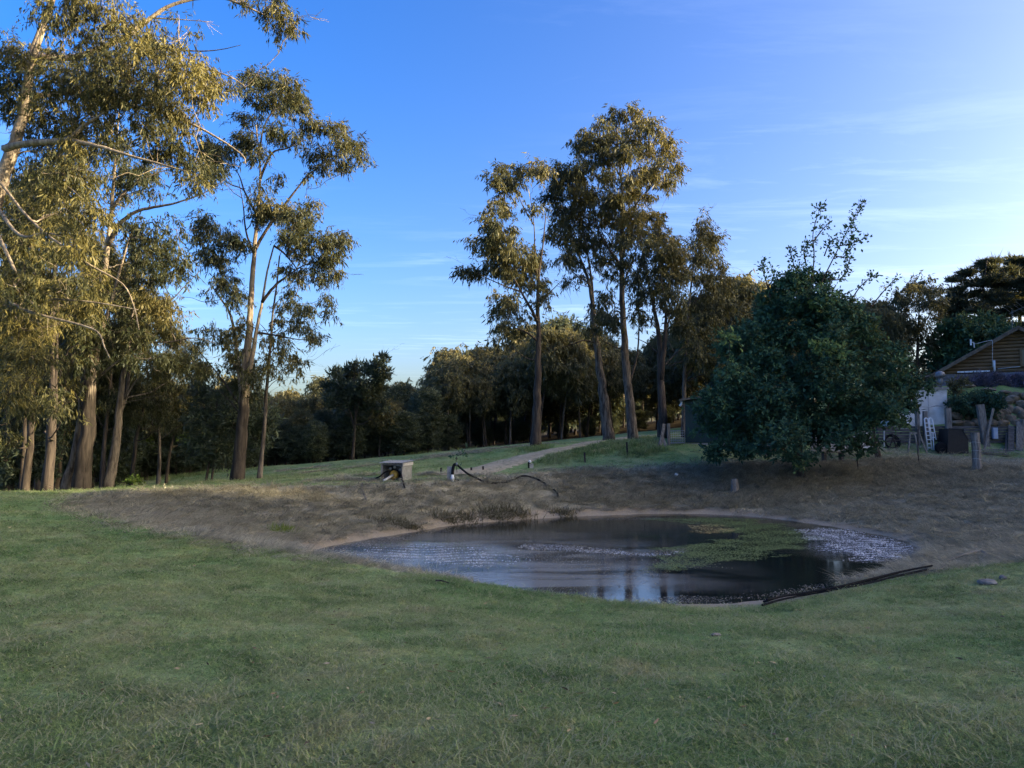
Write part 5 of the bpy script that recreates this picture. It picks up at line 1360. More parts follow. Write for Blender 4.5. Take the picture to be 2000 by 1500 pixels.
def wire_fence():
    P = [gD(1390, 34.5), gD(1500, 34), gD(1580, 33.0), gp(1678, 921), gp(1793, 907), gp(1909, 919)]
    b0 = gp(1909, 919); rt = thing('fence_post', 'thick weathered grey timber post with wire wrapped round it, nearest post of the yard', 'post', b0)
    t = at(1904, 845, b0[1]); w_ = m_of(15, b0[1])
    m = MB(); m.tube([b0 - np.array([0, 0, .3]), b0 + (t - b0) * .5 + np.array([.01, 0, 0]), t], [w_ * .56, w_ * .52, w_ * .5], 10, wob=.12); m.build('post', M['old_timber'], rt, b0)
    for k in range(3):
        c = b0 + (t - b0) * (.30 + .22 * k); m = MB(); m.tube([(c[0] + math.cos(a) * w_ * .56, c[1] + math.sin(a) * w_ * .56, c[2] + .02 * math.sin(a * 2)) for a in np.linspace(0, 6.28, 14)], .006, 4); m.build('wire', M['galv_dull'], rt, b0)
    for (px, py, yt, bend, lab) in ((1678, 921, 868, .06, 'thin bent steel picket standing left of the grey timber post'), (1796, 908, 838, .05, 'tall thin steel picket in front of the sawhorse'), (1622, 893, 866, 0, 'short steel picket in front of the low bench')):
        b0 = gp(px, py); t = at(px - 3, yt, b0[1])
        m = MB(); m.tube([b0 - np.array([0, 0, .2]), b0 + np.array([-bend, 0, (t[2] - b0[2]) * .3]), t], [.024, .024, .02], 5)
        tag(m.build('steel_picket', M['picket'], None, b0), lab, 'picket')
    # picket line along the track
    for (px, py, h, lab) in ((862, 923, 9, 'short dark picket just left of the concrete post'), (921, 922, 9, 'short dark picket below the track, left one of a pair'), (944, 920, 9, 'short dark picket at the foot of the track, right one of a pair'), (1143, 904, 20, 'dark picket on the grass below the yellow pipe'), (1226, 892, 28, 'taller leaning dark picket right of the yellow pipe')):
        b0 = gp(px, py); t = b0 + np.array([-.03 * h / 20, 0, m_of(h, b0[1])])
        m = MB(); m.beam(b0 - np.array([0, 0, .15]), t, .075, .06); tag(m.build('fence_picket', M['picket'], None, b0), lab, 'picket')
    # small pickets beneath the oak
    for (px, lab) in ((1470, 'pale short stake under the left side of the oak'), (1493, 'dark short stake under the oak, left of the trunk'), (1503, 'pale short stake under the oak, close to the trunk')):
        b0 = gD(px, 35.5); m = MB(); m.beam(b0 - np.array([0, 0, .1]), b0 + np.array([0, 0, .42]), .06, .05); tag(m.build('garden_stake', M['old_timber'], None, b0), lab, 'stake')
wire_fence()

def green_shed():
    D = 37.0
    x0 = at(1337, 868, D)[0] + .55; x1 = x0 + 5.0
    zb = gz(x0 + .5, D) ; zt = at(1337, 783, D)[2]
    base = np.array([(x0 + x1) / 2, D + 2, zb]); rt = thing('green_shed', 'dark green ribbed steel shed half hidden by the left side of the oak', 'shed', base, rz=R(-13))
    m = MB(); m.box(((x0 + x1) / 2, D + 2.02, (zb + .14 + zt) / 2), (x1 - x0 - .06, 3.9, zt - zb - .14)); m.build('wall', M['green_steel'], rt, base)
    n = 22
    for k in range(n):
        x = x0 + (k + .5) * (x1 - x0) / n; m = MB(); m.box((x, D + .05, (zb + .16 + zt) / 2), (.05, .05, zt - zb - .18)); m.build('rib', M['green_steel'], rt, base)
    m = MB(); m.box(((x0 + x1) / 2, D + 2, zb + .04), (x1 - x0 + .1, 4.1, .14)); m.build('footing', M['concrete'], rt, base)
    vs_ = [(x0 - .25, D - .3, zt + .02), (x1 + .2, D - .3, zt + .75), (x1 + .2, D + 4.3, zt + .75), (x0 - .25, D + 4.3, zt + .02)]
    m = MB(); m.add(vs_ + [(x, y, z + .09) for x, y, z in vs_], [(0, 3, 2, 1), (4, 5, 6, 7), (0, 1, 5, 4), (1, 2, 6, 5), (2, 3, 7, 6), (3, 0, 4, 7)]); m.build('roof', M['roof_metal'], rt, base)
    m = MB(); m.add([(x0, D + .03, zt), (x1, D + .03, zt), (x1, D + .03, zt + .66)], [(0, 1, 2)]); m.build('gable', M['green_steel'], rt, base)
    q = [(x0 - .14, D - .1, zt + .02), (x0 - .14, D - .12, zt - .12), (x0 - .24, D - .12, zt - .24)]
    m = MB(); m.tube(smooth_line(q, 3), .055, 8); m.build('downpipe_elbow', M['white_plastic'], rt, base, True)
green_shed()

def gate_and_timbers():
    D = 37.2
    a = gD(1306, D); b_ = gD(1335, D - .1)
    rt = thing('wire_gate', 'small galvanised wire gate between the leaning timbers and the green shed', 'gate', a)
    h = m_of(27, D)
    m = MB(); m.tube([a, a + (0, 0, h), b_ + (0, 0, h), b_ + (0, 0, .08), a + (0, 0, .08)], .03, 6); m.build('gate_frame', M['galv'], rt, a)
    for k in range(1, 6):
        m = MB(); t = k / 6; m.tube([a + (0, 0, h * t), b_ + (0, 0, h * t)], .010, 4); m.build('wire', M['galv_dull'], rt, a)
    for k in range(1, 7):
        m = MB(); t = k / 7; q = a + (b_ - a) * t; m.tube([q + (0, 0, .08), q + (0, 0, h)], .008, 4); m.build('wire', M['galv_dull'], rt, a)
    m = MB(); p = gD(1304.5, D); m.beam(p - (0, 0, .2), p + (0, 0, h * 1.55), .13, .13); tag(m.build('gate_post', M['old_timber'], None, p), 'grey timber gate post left of the small wire gate', 'post')
    g = gD(1294, D - .4)
    for (pa, pb, yt, lab) in ((1288, 1297, 828, 'long grey plank leaning upright against the dark gum by the gate'), (1299, 1292, 850, 'short grey plank of the crossed pair by the gate, leaning left'), (1285, 1293, 852, 'short grey plank of the crossed pair by the gate, leaning right')):
        a = gD(pa, D - .5); t = at(pb, yt, D - .2); m = MB(); m.beam(a, t, .14, .05); tag(m.build('leaning_plank', M['old_timber'], None, a), lab, 'plank')
    # yellow pipes lying on the grass
    for (x0, y0, x1, y1, lab) in ((1156, 884, 1216, 868, 'upper of the two pale yellow pipes lying on the grass'), (1157, 887, 1190, 878, 'lower, shorter of the two pale yellow pipes on the grass')):
        a, b_ = gp(x0, y0), gp(x1, y1); L = [a * (1 - t) + b_ * t for t in np.linspace(0, 1, 8)]
        for q in L: q[2] = gz(q[0], q[1]) + .06
        m = MB(); m.tube(L, .035, 6); tag(m.build('yellow_pipe', M['yellow_pipe'], None, a), lab, 'pipe')
gate_and_timbers()

# ------------------------------------------------------------------ pump shelter, standpipe, hoses
def pump_shelter():
    b = gp(775, 940); D = b[1]
    L = at(743, 938, D); Rr = at(787, 938, D)
    w_ = Rr[0] - L[0]; dep = .95; h = m_of(36, D)
    # turned so that its right flank shows
    ang = R(-12)
    rt = thing('pump_shelter', 'small corrugated iron pump shelter with an open front on the dam bank', 'pump shelter', (L[0] + w_ / 2, D, b[2]), rz=ang)
    o = (0, 0, 0)
    W2 = w_ / 2
    def part(name, m, mat): m.build(name, mat, rt)
    vs_, fs = corrugated(np.array([W2, -.02, -.05]), (0, dep, 0), (0, 0, h), 1, .085, .014, (1, 0, 0)); m = MB(); m.add(vs_, fs); part('side_sheet', m, M['galv'])
    vs_, fs = corrugated(np.array([-W2, -.02, -.05]), (0, dep, 0), (0, 0, h), 1, .085, .014, (1, 0, 0)); m = MB(); m.add(vs_, fs); part('side_sheet', m, M['galv'])
    vs_, fs = corrugated(np.array([-W2, dep, -.05]), (2 * W2, 0, 0), (0, 0, h), 1, .085, .014, (0, 1, 0)); m = MB(); m.add(vs_, fs); part('back_sheet', m, M['picket'])
    vs_, fs = corrugated(np.array([-W2 - .07, -.10, h - .01]), (2 * W2 + .16, 0, 0), (0, dep + .2, .05), 1, .10, .016, (0, 0, 1)); m = MB(); m.add(vs_, fs); part('roof_sheet', m, M['galv'])
    for x in (-W2 + .03, W2 - .035):
        m = MB(); m.box((x, .03, h / 2 - .03), (.05, .05, h - .02)); part('frame_post', m, M['old_timber'])
    m = MB(); m.box((0, .025, h - .065), (2 * W2 - .1, .045, .06)); part('frame_rail', m, M['old_timber'])
    m = MB(); m.box((W2 + .03, dep / 2, h - .06), (.02, dep + .06, .11)); part('side_flashing', m, M['galv_dull'])
    p = thing('water_pump', 'dark motor pump with a round orange-yellow casing inside the shelter', 'pump', (L[0] + w_ / 2, D, b[2]), rz=ang)
    m = MB(); m.box((.02, .45, .03), (.5, .5, .08)); m.build('skid', M['pump_iron'], p)
    m = MB(); m.lathe((.0, .22, .20), [(.05, -.10), (.10, -.09), (.155, -.05), (.16, .03), (.12, .07), (.06, .10)], 18, 'y'); m.build('pump_casing', M['pump_yellow'], p, smooth=True)
    m = MB(); m.lathe((.04, .5, .24), [(.06, -.18), (.14, -.16), (.15, .16), (.08, .2)], 16, 'y'); m.build('motor', M['pump_iron'], p, smooth=True)
    m = MB(); m.box((.08, .45, .45), (.34, .3, .12), (0, .1, 0)); m.build('fuel_tank', M['pump_iron'], p)
    for (x, z) in ((-.16, .42), (.0, .47), (.20, .38)):
        m = MB(); m.lathe((x, .27, z), [(.02, -.03), (.045, -.02), (.045, .02), (.02, .03)], 10, 'y'); m.build('cap', M['galv_dull'], p, smooth=True)
    m = MB(); m.tube([(.0, .12, .20), (-.05, .02, .16), (-.16, -.14, .06), (-.22, -.22, .02)], .045, 8); m.build('outlet_pipe', M['galv_dull'], p, smooth=True)
    # hoses
    q = [gp(716, 940) + (0, 0, .02), gp(730, 938) + (0, 0, .05), at(741, 931, D) , at(751, 923, D + .15), at(758, 920, D + .3)]
    m = MB(); m.tube(smooth_line(q, 4), .028, 6); tag(m.build('intake_hose', M['rubber'], None, q[0], True), 'black hose running left out of the pump shelter', 'hose')
    q = [at(776, 918, D + .2), at(783, 925, D - .1), at(786, 936, D - .35), gp(788, 946) + (0, 0, .02), gp(791, 956) + (0, 0, .02)]
    m = MB(); m.tube(smooth_line(q, 4), .025, 6); tag(m.build('outlet_hose', M['rubber'], None, q[-1], True), 'black hose hanging from the right front of the pump shelter down the bank', 'hose')
    q = [gp(x, y) + (0, 0, .02) for x, y in ((708, 946), (707, 955), (710, 965), (716, 978))]
    m = MB(); m.tube(smooth_line(q, 4), .025, 6); tag(m.build('grey_pipe', M['hose_grey'], None, q[0], True), 'short grey pipe half buried in the dry bank left of the pump shelter', 'pipe')
pump_shelter()

def standpipe():
    b = gp(878, 938); D = b[1]
    m = MB(); hh = m_of(25, D); m.box((b[0], b[1] + .05, b[2] + hh / 2 - .08), (.17, .17, hh + .16)); tag(m.build('concrete_post', M['concrete'], None, b), 'square grey concrete post on the dam bank beside the white standpipe', 'post')
    b1 = gp(884, 939); D1 = b1[1] - .08
    rt = thing('standpipe', 'white and black standpipe elbow where the long hose starts', 'standpipe', (b1[0], D1, b1[2]))
    o = np.array(rt.location); hp = m_of(31, D1)
    m = MB(); m.lathe((b1[0], D1, b1[2] - .08), [(.05, 0), (.05, .10), (.065, .11), (.065, .2), (.05, .21), (.05, hp * .5)], 10); m.build('riser', M['white_plastic'], rt, o, True)
    m = MB(); m.tube(smooth_line([(b1[0], D1, b1[2] + hp * .38), (b1[0] + .02, D1, b1[2] + hp * .75), (b1[0] + .06, D1, b1[2] + hp * .97), (b1[0] + .16, D1, b1[2] + hp)], 4), .055, 8); m.build('elbow', M['rubber'], rt, o, True)
    m = MB(); m.lathe((b1[0] + .15, D1, b1[2] + hp), [(.045, -.03), (.065, -.03), (.065, .03), (.045, .03)], 10, 'x'); m.build('clamp', M['galv'], rt, o, True)
    s = np.array([b1[0] + .15, D1, b1[2] + hp])
    q = [s, at(902, 916, D1 - .1), at(915, 926, D1 - .4)] + [gp(x, y) + (0, 0, .05) for x, y in ((930, 938), (950, 945), (980, 946), (1000, 942))] + [gp(1020, 936) + (0, 0, .12), gp(1045, 940) + (0, 0, .07)] + [gp(x, y) + (0, 0, .05) for x, y in ((1068, 950), (1085, 963), (1091, 975))]
    m = MB(); m.tube(smooth_line(q, 5), .036, 8); tag(m.build('long_hose', M['rubber'], None, s, True), 'long black hose snaking from the standpipe down the dry bank', 'hose')
    # sapling beside it
    b2 = gp(893, 926); T = Tree('sapling', 'spindly sapling with a few dark leaves behind the standpipe', 'sapling', b2, M['oak_leaf'], M['dark_bark'], None, style='oak', leafL=.12, leafW=.07, dens=300)
    D2 = b2[1]
    T.stem([b2, at(891, 905, D2), at(893, 890, D2), at(904, 880, D2)], .012, .005, True, 5)
    for c in ((892, 895, 4, 4), (905, 882, 5, 5), (899, 888, 3, 3)): T.clump(at(c[0], c[1], D2), m_of(c[2], D2), m_of(c[2], D2), m_of(c[3], D2), 1.2, .2)
    T.finish()
standpipe()

def small_ground_things():
    # stump on the far bank
    b = gp(1435, 963); D = b[1]; h = m_of(27, D); r_ = m_of(6.5, D)
    m = MB(); m.tube([b - (0, 0, .15), b + (0, 0, .06), b + (.01, 0, h * .6), b + (-.02, 0, h)], [r_ * 1.35, r_ * 1.1, r_, r_ * .98], 12, wob=.25); tag(m.build('tree_stump', M['stump'], None, b), 'short pale tree stump on the dark bank below the oak', 'stump')
    # small capped tap post
    b = gp(1036, 915); D = b[1]
    rt = thing('tap_post', 'tiny grey post with a black and white tap at the edge of the track', 'tap', b)
    m = MB(); m.box((b[0] + .04, b[1], b[2] + .08), (.16, .14, .2)); m.build('block', M['concrete'], rt, b)
    m = MB(); m.lathe((b[0] - .05, b[1], b[2]), [(.05, 0), (.055, .2), (.04, .25)], 8); m.build('valve', M['rubber'], rt, b, smooth=True)
    m = MB(); m.lathe((b[0] - .02, b[1], b[2] + .22), [(.05, 0), (.06, .05), (.03, .1)], 8); m.build('cap', M['white_plastic'], rt, b, smooth=True)
    # bundle of black hoses by the right shore
    base = [(1492, 1187), (1530, 1178), (1580, 1170), (1640, 1158), (1700, 1143), (1760, 1128), (1815, 1118)]
    for k, (du, lab) in enumerate(((-5, 'farthest black hose of the bundle along the right shore'), (0, 'middle black hose of the bundle along the right shore'), (5, 'nearest black hose of the bundle along the right shore'))):
        q = [gp(x + k * 6 - (15 if k == 2 else 0), y + du * (0.5 + .4 * math.sin(i * 1.3 + k))) + (0, 0, .07 + .04 * (k == 1)) for i, (x, y) in enumerate(base)]
        m = MB(); m.tube(smooth_line(q, 6), .017, 8); tag(m.build('black_hose', M['rubber'], None, q[0], True), lab, 'hose', 'hose bundle on the right shore')
    q = [gp(1818, 1119) + (0, 0, .02), gp(1836, 1115) + (0, 0, .03), gp(1846, 1109) + (0, 0, .03), gp(1850, 1102) + (0, 0, .04), gp(1870, 1094) + (0, 0, .06), gp(1900, 1086) + (0, 0, .07), gp(1918, 1083) + (0, 0, .06), gp(1925, 1087) + (0, 0, .04), gp(1918, 1096) + (0, 0, .02)]
    m = MB(); m.tube(smooth_line(q, 5), .024, 8); tag(m.build('hose_loop', M['hose_grey'], None, q[0], True), 'curved loop of pale grey pipe on the right bank', 'pipe')
    # rocks, sticks, litter
    for (px, py, rx, ry, mt, nm, lab) in ((1932, 1142, 22, 7, 'rock', 'rock', 'flat grey rock on the grass below the pipe loop'), (1960, 1133, 10, 6, 'rock', 'rock', 'small grey rock right of the flat rock'), (1397, 1243, 12, 5, 'stump', 'dirt_clod', 'brown clod of earth lying on the lawn below the pond')):
        b = gp(px, py); D = b[1]; m = MB(); boulder_mesh(m, b + (0, 0, m_of(ry, D) * .5), (m_of(rx, D), m_of(rx, D) * .8, m_of(ry, D)), 40 + px); tag(m.build(nm, M[mt], None, b), lab, 'rock' if nm == 'rock' else 'clod')
    b = gp(862, 1143); m = MB(); m.tube([b + (-.09, .06, .06), b + (0, 0, .07), b + (.13, -.09, .05)], [.014, .013, .006], 5); tag(m.build('stick', M['dark_bark'], None, b), 'short dark stick lying on the lawn at the pond lip', 'stick')
    b = gp(1320, 930); m = MB(); boulder_mesh(m, b + (0, 0, .05), (.10, .07, .10), 77); tag(m.build('litter', M['white_plastic'], None, b), 'small white scrap on the dark bank left of the oak', 'litter')
    a, b_ = gp(1420, 1130), gp(1475, 1124)
    # dark rush tufts along the far waterline
    for i, (px, py, s, lab) in enumerate(((765, 1022, 1.0, 'leftmost dark rush tuft on the far bank'), (800, 1030, .8, 'low dark rush tuft close to the water, second from the left'), (872, 1015, 1.1, 'wide dark rush tuft left of the tallest one'), (912, 1012, .8, 'small rush tuft beside the wide one on the far bank'), (962, 1008, 1.3, 'broad rush tuft just left of the tallest one at the waterline'), (1003, 1005, 1.5, 'tallest dark rush tuft at the far waterline'), (1100, 1004, .9, 'small rush tuft right of the tallest one'), (548, 1038, .9, 'fresh green tuft on the dry bank at the left end of the pond'))):
        b = gp(px, py); nl = 420
        P = b + rng.normal(size=(nl, 3)) * np.array([.26 * s if i < 7 else .14, .16 if i < 7 else .10, 0]) + np.array([0, 0, -.03])
        P[:, 2] = zones(P)[0] - .03
        ax = unit(np.array([0, -.15, 1.0]) + rng.normal(size=(nl, 3)) * .6)
        ax[:, 2] = np.abs(ax[:, 2]) * .7
        V = leaf_quads(P, unit(ax), .26 * s * (.4 + .8 * rng.random(nl)), np.full(nl, .018)) - b
        o = link('rush_tuft', quads_mesh('rush_tuft', V, np.clip(rng.normal(size=nl) * .2 + (.35 if i < 7 else .6), 0, 1)), M['rush_leaf'] if i < 7 else M['bright_leaf']); o.location = tuple(b)
        tag(o, lab, 'rush tuft', 'rush tufts on the far bank' if i < 7 else None)
small_ground_things()

# ------------------------------------------------------------------ grass, straw, pond weed
def blade_material(name, dryattr):
    m, t = new_mat(name); b = NB(t)
    pos = b.n('ShaderNodeNewGeometry').outputs['Position']
    c, fd, n2 = grass_color(b, pos, dryattr)
    r_ = b.n('ShaderNodeAttribute', attribute_name='tone').outputs['Fac']
    ir = b.n('ShaderNodeObjectInfo').outputs['Random']
    c = b.mix(1.0, c, b.mix(r_, (0.58, 0.58, 0.56), (1.55, 1.55, 1.48)), 'MULTIPLY')
    c = b.mix(1.0, c, b.mix(ir, (0.80, 0.82, 0.80), (1.22, 1.18, 1.15)), 'MULTIPLY')
    c = b.mix(b.rng(r_, 0.80, 0.9, 0, 0.75), c, (0.36, 0.33, 0.23))
    d = b.principled(c, .75, None, 0, .05)
    tr = b.n('ShaderNodeBsdfTranslucent', {'Color': c}).outputs[0]
    b.out(b.n('ShaderNodeMixShader', {0: .4, 1: d, 2: tr}).outputs[0])
    return m
M['grass_blade'] = blade_material('grass_blade', 0.0)
M['straw_blade'] = blade_material('straw_blade', 0.95)

def tuft_mesh(nb, h, spread, wid, lean, droop, directed=None, pale=False):
    n = nb
    base = rng.normal(size=(n, 3)) * np.array([spread, spread, 0])
    a = rng.random(n) * 6.283
    d = np.column_stack([np.cos(a), np.sin(a), np.zeros(n)])
    if directed is not None:
        d = unit(d * .55 + np.array(directed))
    hh = h * (.45 + .75 * rng.random(n)); ln = lean * (.3 + rng.random(n))
    s = np.column_stack([-d[:, 1], d[:, 0], np.zeros(n)])
    up = np.array([0, 0, 1.0])
    midp = base + d * (hh * ln * .45)[:, None] + up * (hh * .62)[:, None]
    tip = base + d * (hh * ln * 1.25)[:, None] + up * (hh * (1 - droop * rng.random(n)))[:, None]
    w_ = wid * (.6 + .8 * rng.random(n))[:, None]
    V1 = np.stack([base - s * w_ * .5, base + s * w_ * .5, midp + s * w_ * .42, midp - s * w_ * .42], 1)
    V2 = np.stack([midp - s * w_ * .42, midp + s * w_ * .42, tip + s * w_ * .06, tip - s * w_ * .06], 1)
    tone = .88 + .12 * rng.random(n) if pale else rng.random(n)
    return quads_mesh('tuft', np.concatenate([V1, V2]), np.concatenate([tone, tone]))
def proto_collection(name, meshes, mat):
    c = bpy.data.collections.new(name)
    for me in meshes:
        me.materials.append(mat)
        c.objects.link(bpy.data.objects.new(name, me))
    return c
def scatter_group(collection):
    g = bpy.data.node_groups.new('scatter', 'GeometryNodeTree')
    g.interface.new_socket('Geometry', in_out='INPUT', socket_type='NodeSocketGeometry')
    g.interface.new_socket('Geometry', in_out='OUTPUT', socket_type='NodeSocketGeometry')
    n = g.nodes; L = g.links.new
    gi = n.new('NodeGroupInput'); go = n.new('NodeGroupOutput')
    ci = n.new('GeometryNodeCollectionInfo'); ci.inputs['Collection'].default_value = collection
    ci.inputs['Separate Children'].default_value = True; ci.inputs['Reset Children'].default_value = True
    ip = n.new('GeometryNodeInstanceOnPoints')
    ip.inputs['Pick Instance'].default_value = True
    def attr(nm, typ):
        a = n.new('GeometryNodeInputNamedAttribute'); a.data_type = typ; a.inputs['Name'].default_value = nm
        return a.outputs[0]
    L(gi.outputs[0], ip.inputs['Points']); L(ci.outputs[0], ip.inputs['Instance'])
    L(attr('pick', 'INT'), ip.inputs['Instance Index'])
    L(attr('turn', 'FLOAT_VECTOR'), ip.inputs['Rotation'])
    L(attr('size', 'FLOAT_VECTOR'), ip.inputs['Scale'])
    L(ip.outputs[0], go.inputs[0])
    return g
def scatter(name, P, turn, size, nproto, collection, label=None, cat=None):
    me = bpy.data.meshes.new(name)
    me.vertices.add(len(P)); me.vertices.foreach_set('co', np.asarray(P, np.float32).ravel())
    def at_(nm, typ, key, v):
        a = me.attributes.new(nm, typ, 'POINT'); a.data.foreach_set(key, v)
    at_('turn', 'FLOAT_VECTOR', 'vector', np.asarray(turn, np.float32).ravel())
    at_('size', 'FLOAT_VECTOR', 'vector', np.asarray(size, np.float32).ravel())
    at_('pick', 'INT', 'value', rng.integers(0, nproto, len(P)).astype(np.int32))
    o = bpy.data.objects.new(name, me); col.objects.link(o)
    md = o.modifiers.new('scatter', 'NODES'); md.node_group = scatter_group(collection)
    tag(o, label, cat, kind='stuff')
    return o
def slope_turn(P, ang=None):
    """lay instances along the ground; ang None = random heading"""
    e = .15
    zx = (zones(P[:, :2] + [e, 0])[0] - zones(P[:, :2] - [e, 0])[0]) / (2 * e)
    zy = (zones(P[:, :2] + [0, e])[0] - zones(P[:, :2] - [0, e])[0]) / (2 * e)
    return zx, zy

def samples_in_view(n, d0, d1, power=1.0, mar=0.12, px0=0, px1=2000):
    """ground samples whose density falls with distance (a broad wedge in front of the viewer)"""
    u = rng.random(n)
    if power == 1.0: D = d0 * (d1 / d0) ** u
    else:
        k = 1 - power + 0.0
        D = (d0 ** (1 + k) + u * (d1 ** (1 + k) - d0 ** (1 + k))) ** (1 / (1 + k))
    xn = ((px0 - 1000) / F - mar) + rng.random(n) * ((px1 - px0) / F + 2 * mar)
    P = np.column_stack([xn * D, D])
    return P
def track_mask(P):
    x0 = TRACK.reshape(-1, 9, 3)
    cl = x0[:, 4, :2]
    d = np.min(np.linalg.norm(P[:, None, :] - cl[None], axis=2), axis=1) if len(P) else np.zeros(0)
    return d < 1.15

def lawn():
    protos = [tuft_mesh(24, .019, .055, .0042, 2.6, .85) for _ in range(4)] + [tuft_mesh(18, .028, .05, .004, 2.8, .9), tuft_mesh(30, .015, .06, .0045, 2.2, .8), tuft_mesh(9, .030, .07, .0034, 3.4, .95, pale=True), tuft_mesh(12, .036, .06, .0038, 2.2, .7)]
    c = proto_collection('grass_tuft', protos, M['grass_blade'])
    P = np.vstack([samples_in_view(54000, 2.6, 16), samples_in_view(36000, 8, 46)])
    z, dW, inR, dR = zones(P)
    dry = dryness(P, dW, inR, dR)
    clumpy = np.sin(P[:, 0] * 2.9 + 1.3 * np.sin(P[:, 1] * 2.1)) * np.sin(P[:, 1] * 3.3 + 1.1 * np.sin(P[:, 0] * 1.7))
    keep = (rng.random(len(P)) > dry * 1.15) & (dW > .5) & (woodness(P) < .3)
    far = P[:, 1] > 24
    keep[far] &= ~track_mask(P[far]) | (rng.random(int(far.sum())) < .35)
    P, z, clumpy = P[keep], z[keep], clumpy[keep]
    D = P[:, 1]
    s = (0.75 + .6 * rng.random(len(P)) + .25 * clumpy) * np.clip(D / 9, 1, 3.4) ** .75
    tz = rng.random(len(P)) * 6.283
    zx, zy = slope_turn(P)
    turn = np.column_stack([np.arctan(zy) * .8, -np.arctan(zx) * .8, tz * 0])
    turn = np.column_stack([rng.normal(size=len(P)) * .12, rng.normal(size=len(P)) * .12, tz])
    scatter('lawn_grass', np.column_stack([P, z - .004]), turn, np.column_stack([s, s, s * (.8 + .4 * rng.random(len(P)))]), len(protos), c, 'short mown lawn grass, green with straw-coloured patches', 'grass')
lawn()

def lawn_litter():
    n = 900
    P = samples_in_view(n, 2.8, 22)
    z, dW, inR, dR = zones(P)
    k = dW > .6; P, z = P[k], z[k]; n = len(P)
    a = rng.random(n) * 6.283
    ax = np.column_stack([np.cos(a), np.sin(a), rng.normal(size=n) * .2])
    V = leaf_quads(np.column_stack([P, z + .022]), unit(ax), .03 + .07 * rng.random(n) ** 2, .006 + .014 * rng.random(n))
    o = link('fallen_leaves', quads_mesh('fallen_leaves', V, rng.random(n)), M['litter_leaf']); tag(o, 'dry fallen gum leaves and twigs strewn over the lawn', 'leaf litter', kind='stuff')
M['litter_leaf'] = leaf_mat('litter_leaf', (0.07, 0.045, 0.03), (0.20, 0.14, 0.09), (0.42, 0.35, 0.25), .1)
lawn_litter()

def bank_straw():
    protos = [tuft_mesh(20, .065, .08, .0085, 2.8, .95, (0.25, -1.0, 0)) for _ in range(4)] + [tuft_mesh(14, .11, .07, .008, 2.2, .9, (0.2, -1, 0))]
    c = proto_collection('straw_tuft', protos, M['straw_blade'])
    P = np.vstack([samples_in_view(52000, 11, 34, 1.0), samples_in_view(9000, 26, 42, 1.0, px0=1250)])
    z, dW, inR, dR = zones(P)
    dry = dryness(P, dW, inR, dR)
    keep = (rng.random(len(P)) < np.where((dW < .9) & (P[:, 1] > 16 + .3 * P[:, 0]), .6, dry)) & ~((P[:, 1] < 13) & (P[:, 0] < 8)) & (dW > .12 + .3 * rng.random(len(P)))
    P, z = P[keep], z[keep]
    zx, zy = slope_turn(P)
    # lie downslope
    head = np.arctan2(-zy, -zx) + math.pi / 2 + rng.normal(size=len(P)) * .6
    head = np.where(np.hypot(zx, zy) < .06, rng.random(len(P)) * 6.28, head)
    s = (.8 + .7 * rng.random(len(P))) * np.clip(P[:, 1] / 15, .9, 2.2) ** .7
    turn = np.column_stack([rng.normal(size=len(P)) * .15, rng.normal(size=len(P)) * .15, head])
    scatter('bank_straw', np.column_stack([P, z - .004]), turn, np.column_stack([s, s, s * .8]), len(protos), c, 'dry brown slashed grass covering the dam bank and yard', 'dry grass')
bank_straw()

def rough_grass():
    """longer grass along the track, round the trunks and under the fence"""
    protos = [tuft_mesh(30, .22, .08, .010, .8, .5) for _ in range(4)]
    c = proto_collection('long_grass_tuft', protos, M['grass_blade'])
    pts = []
    for (a, b_, n, w_) in (((1040, 905), (1150, 880), 300, .6), ((1150, 880), (1240, 866), 420, .9), ((1025, 880), (1075, 876), 60, .4), ((1250, 858), (1300, 850), 120, 1.0), ((1225, 890), (1290, 878), 120, .35), ((280, 938), (420, 922), 300, 1.5), ((420, 915), (640, 900), 300, 1.6), ((640, 899), (900, 879), 260, 1.5)):
        A, B = gp(*a), gp(*b_)
        t = rng.random(n)[:, None]
        pts.append((A + (B - A) * t)[:, :2] + rng.normal(size=(n, 2)) * w_)
    P = np.vstack(pts)
    P = P[~track_mask(P)]
    z = zones(P)[0]
    s = .7 + .7 * rng.random(len(P))
    turn = np.column_stack([rng.normal(size=(len(P), 2)) * .1, rng.random(len(P)) * 6.28])
    scatter('long_grass', np.column_stack([P, z - .01]), turn, np.column_stack([s, s, s]), 4, c, 'long uncut grass beside the gravel track and along the wood', 'grass')
rough_grass()

def windrows():
    protos = [tuft_mesh(26, .10, .10, .012, 2.0, .9) for _ in range(3)]
    c = proto_collection('hay_tuft', protos, M['straw_blade'])
    pts = []
    for (a, b_, n) in (((590, 926), (740, 908), 260), ((800, 901), (960, 881), 260), ((900, 885), (1090, 866), 300), ((830, 893), (900, 884), 100), ((540, 922), (640, 910), 120), ((660, 932), (740, 928), 150), ((820, 928), (870, 926), 140), ((600, 941), (760, 939), 300)):
        A, B = gp(*a), gp(*b_)
        t = rng.random(n)[:, None]
        pts.append((A + (B - A) * t)[:, :2] + rng.normal(size=(n, 2)) * np.array([.10, .16]))
    P = np.vstack(pts); z = zones(P)[0]; s = .7 + .6 * rng.random(len(P))
    turn = np.column_stack([rng.normal(size=(len(P), 2)) * .2, rng.random(len(P)) * 6.28])
    scatter('cut_hay_rows', np.column_stack([P, z - .005]), turn, np.column_stack([s, s, s * .8]), 3, c, 'thin straw-coloured rows of cut grass across the paddock', 'cut grass')
windrows()

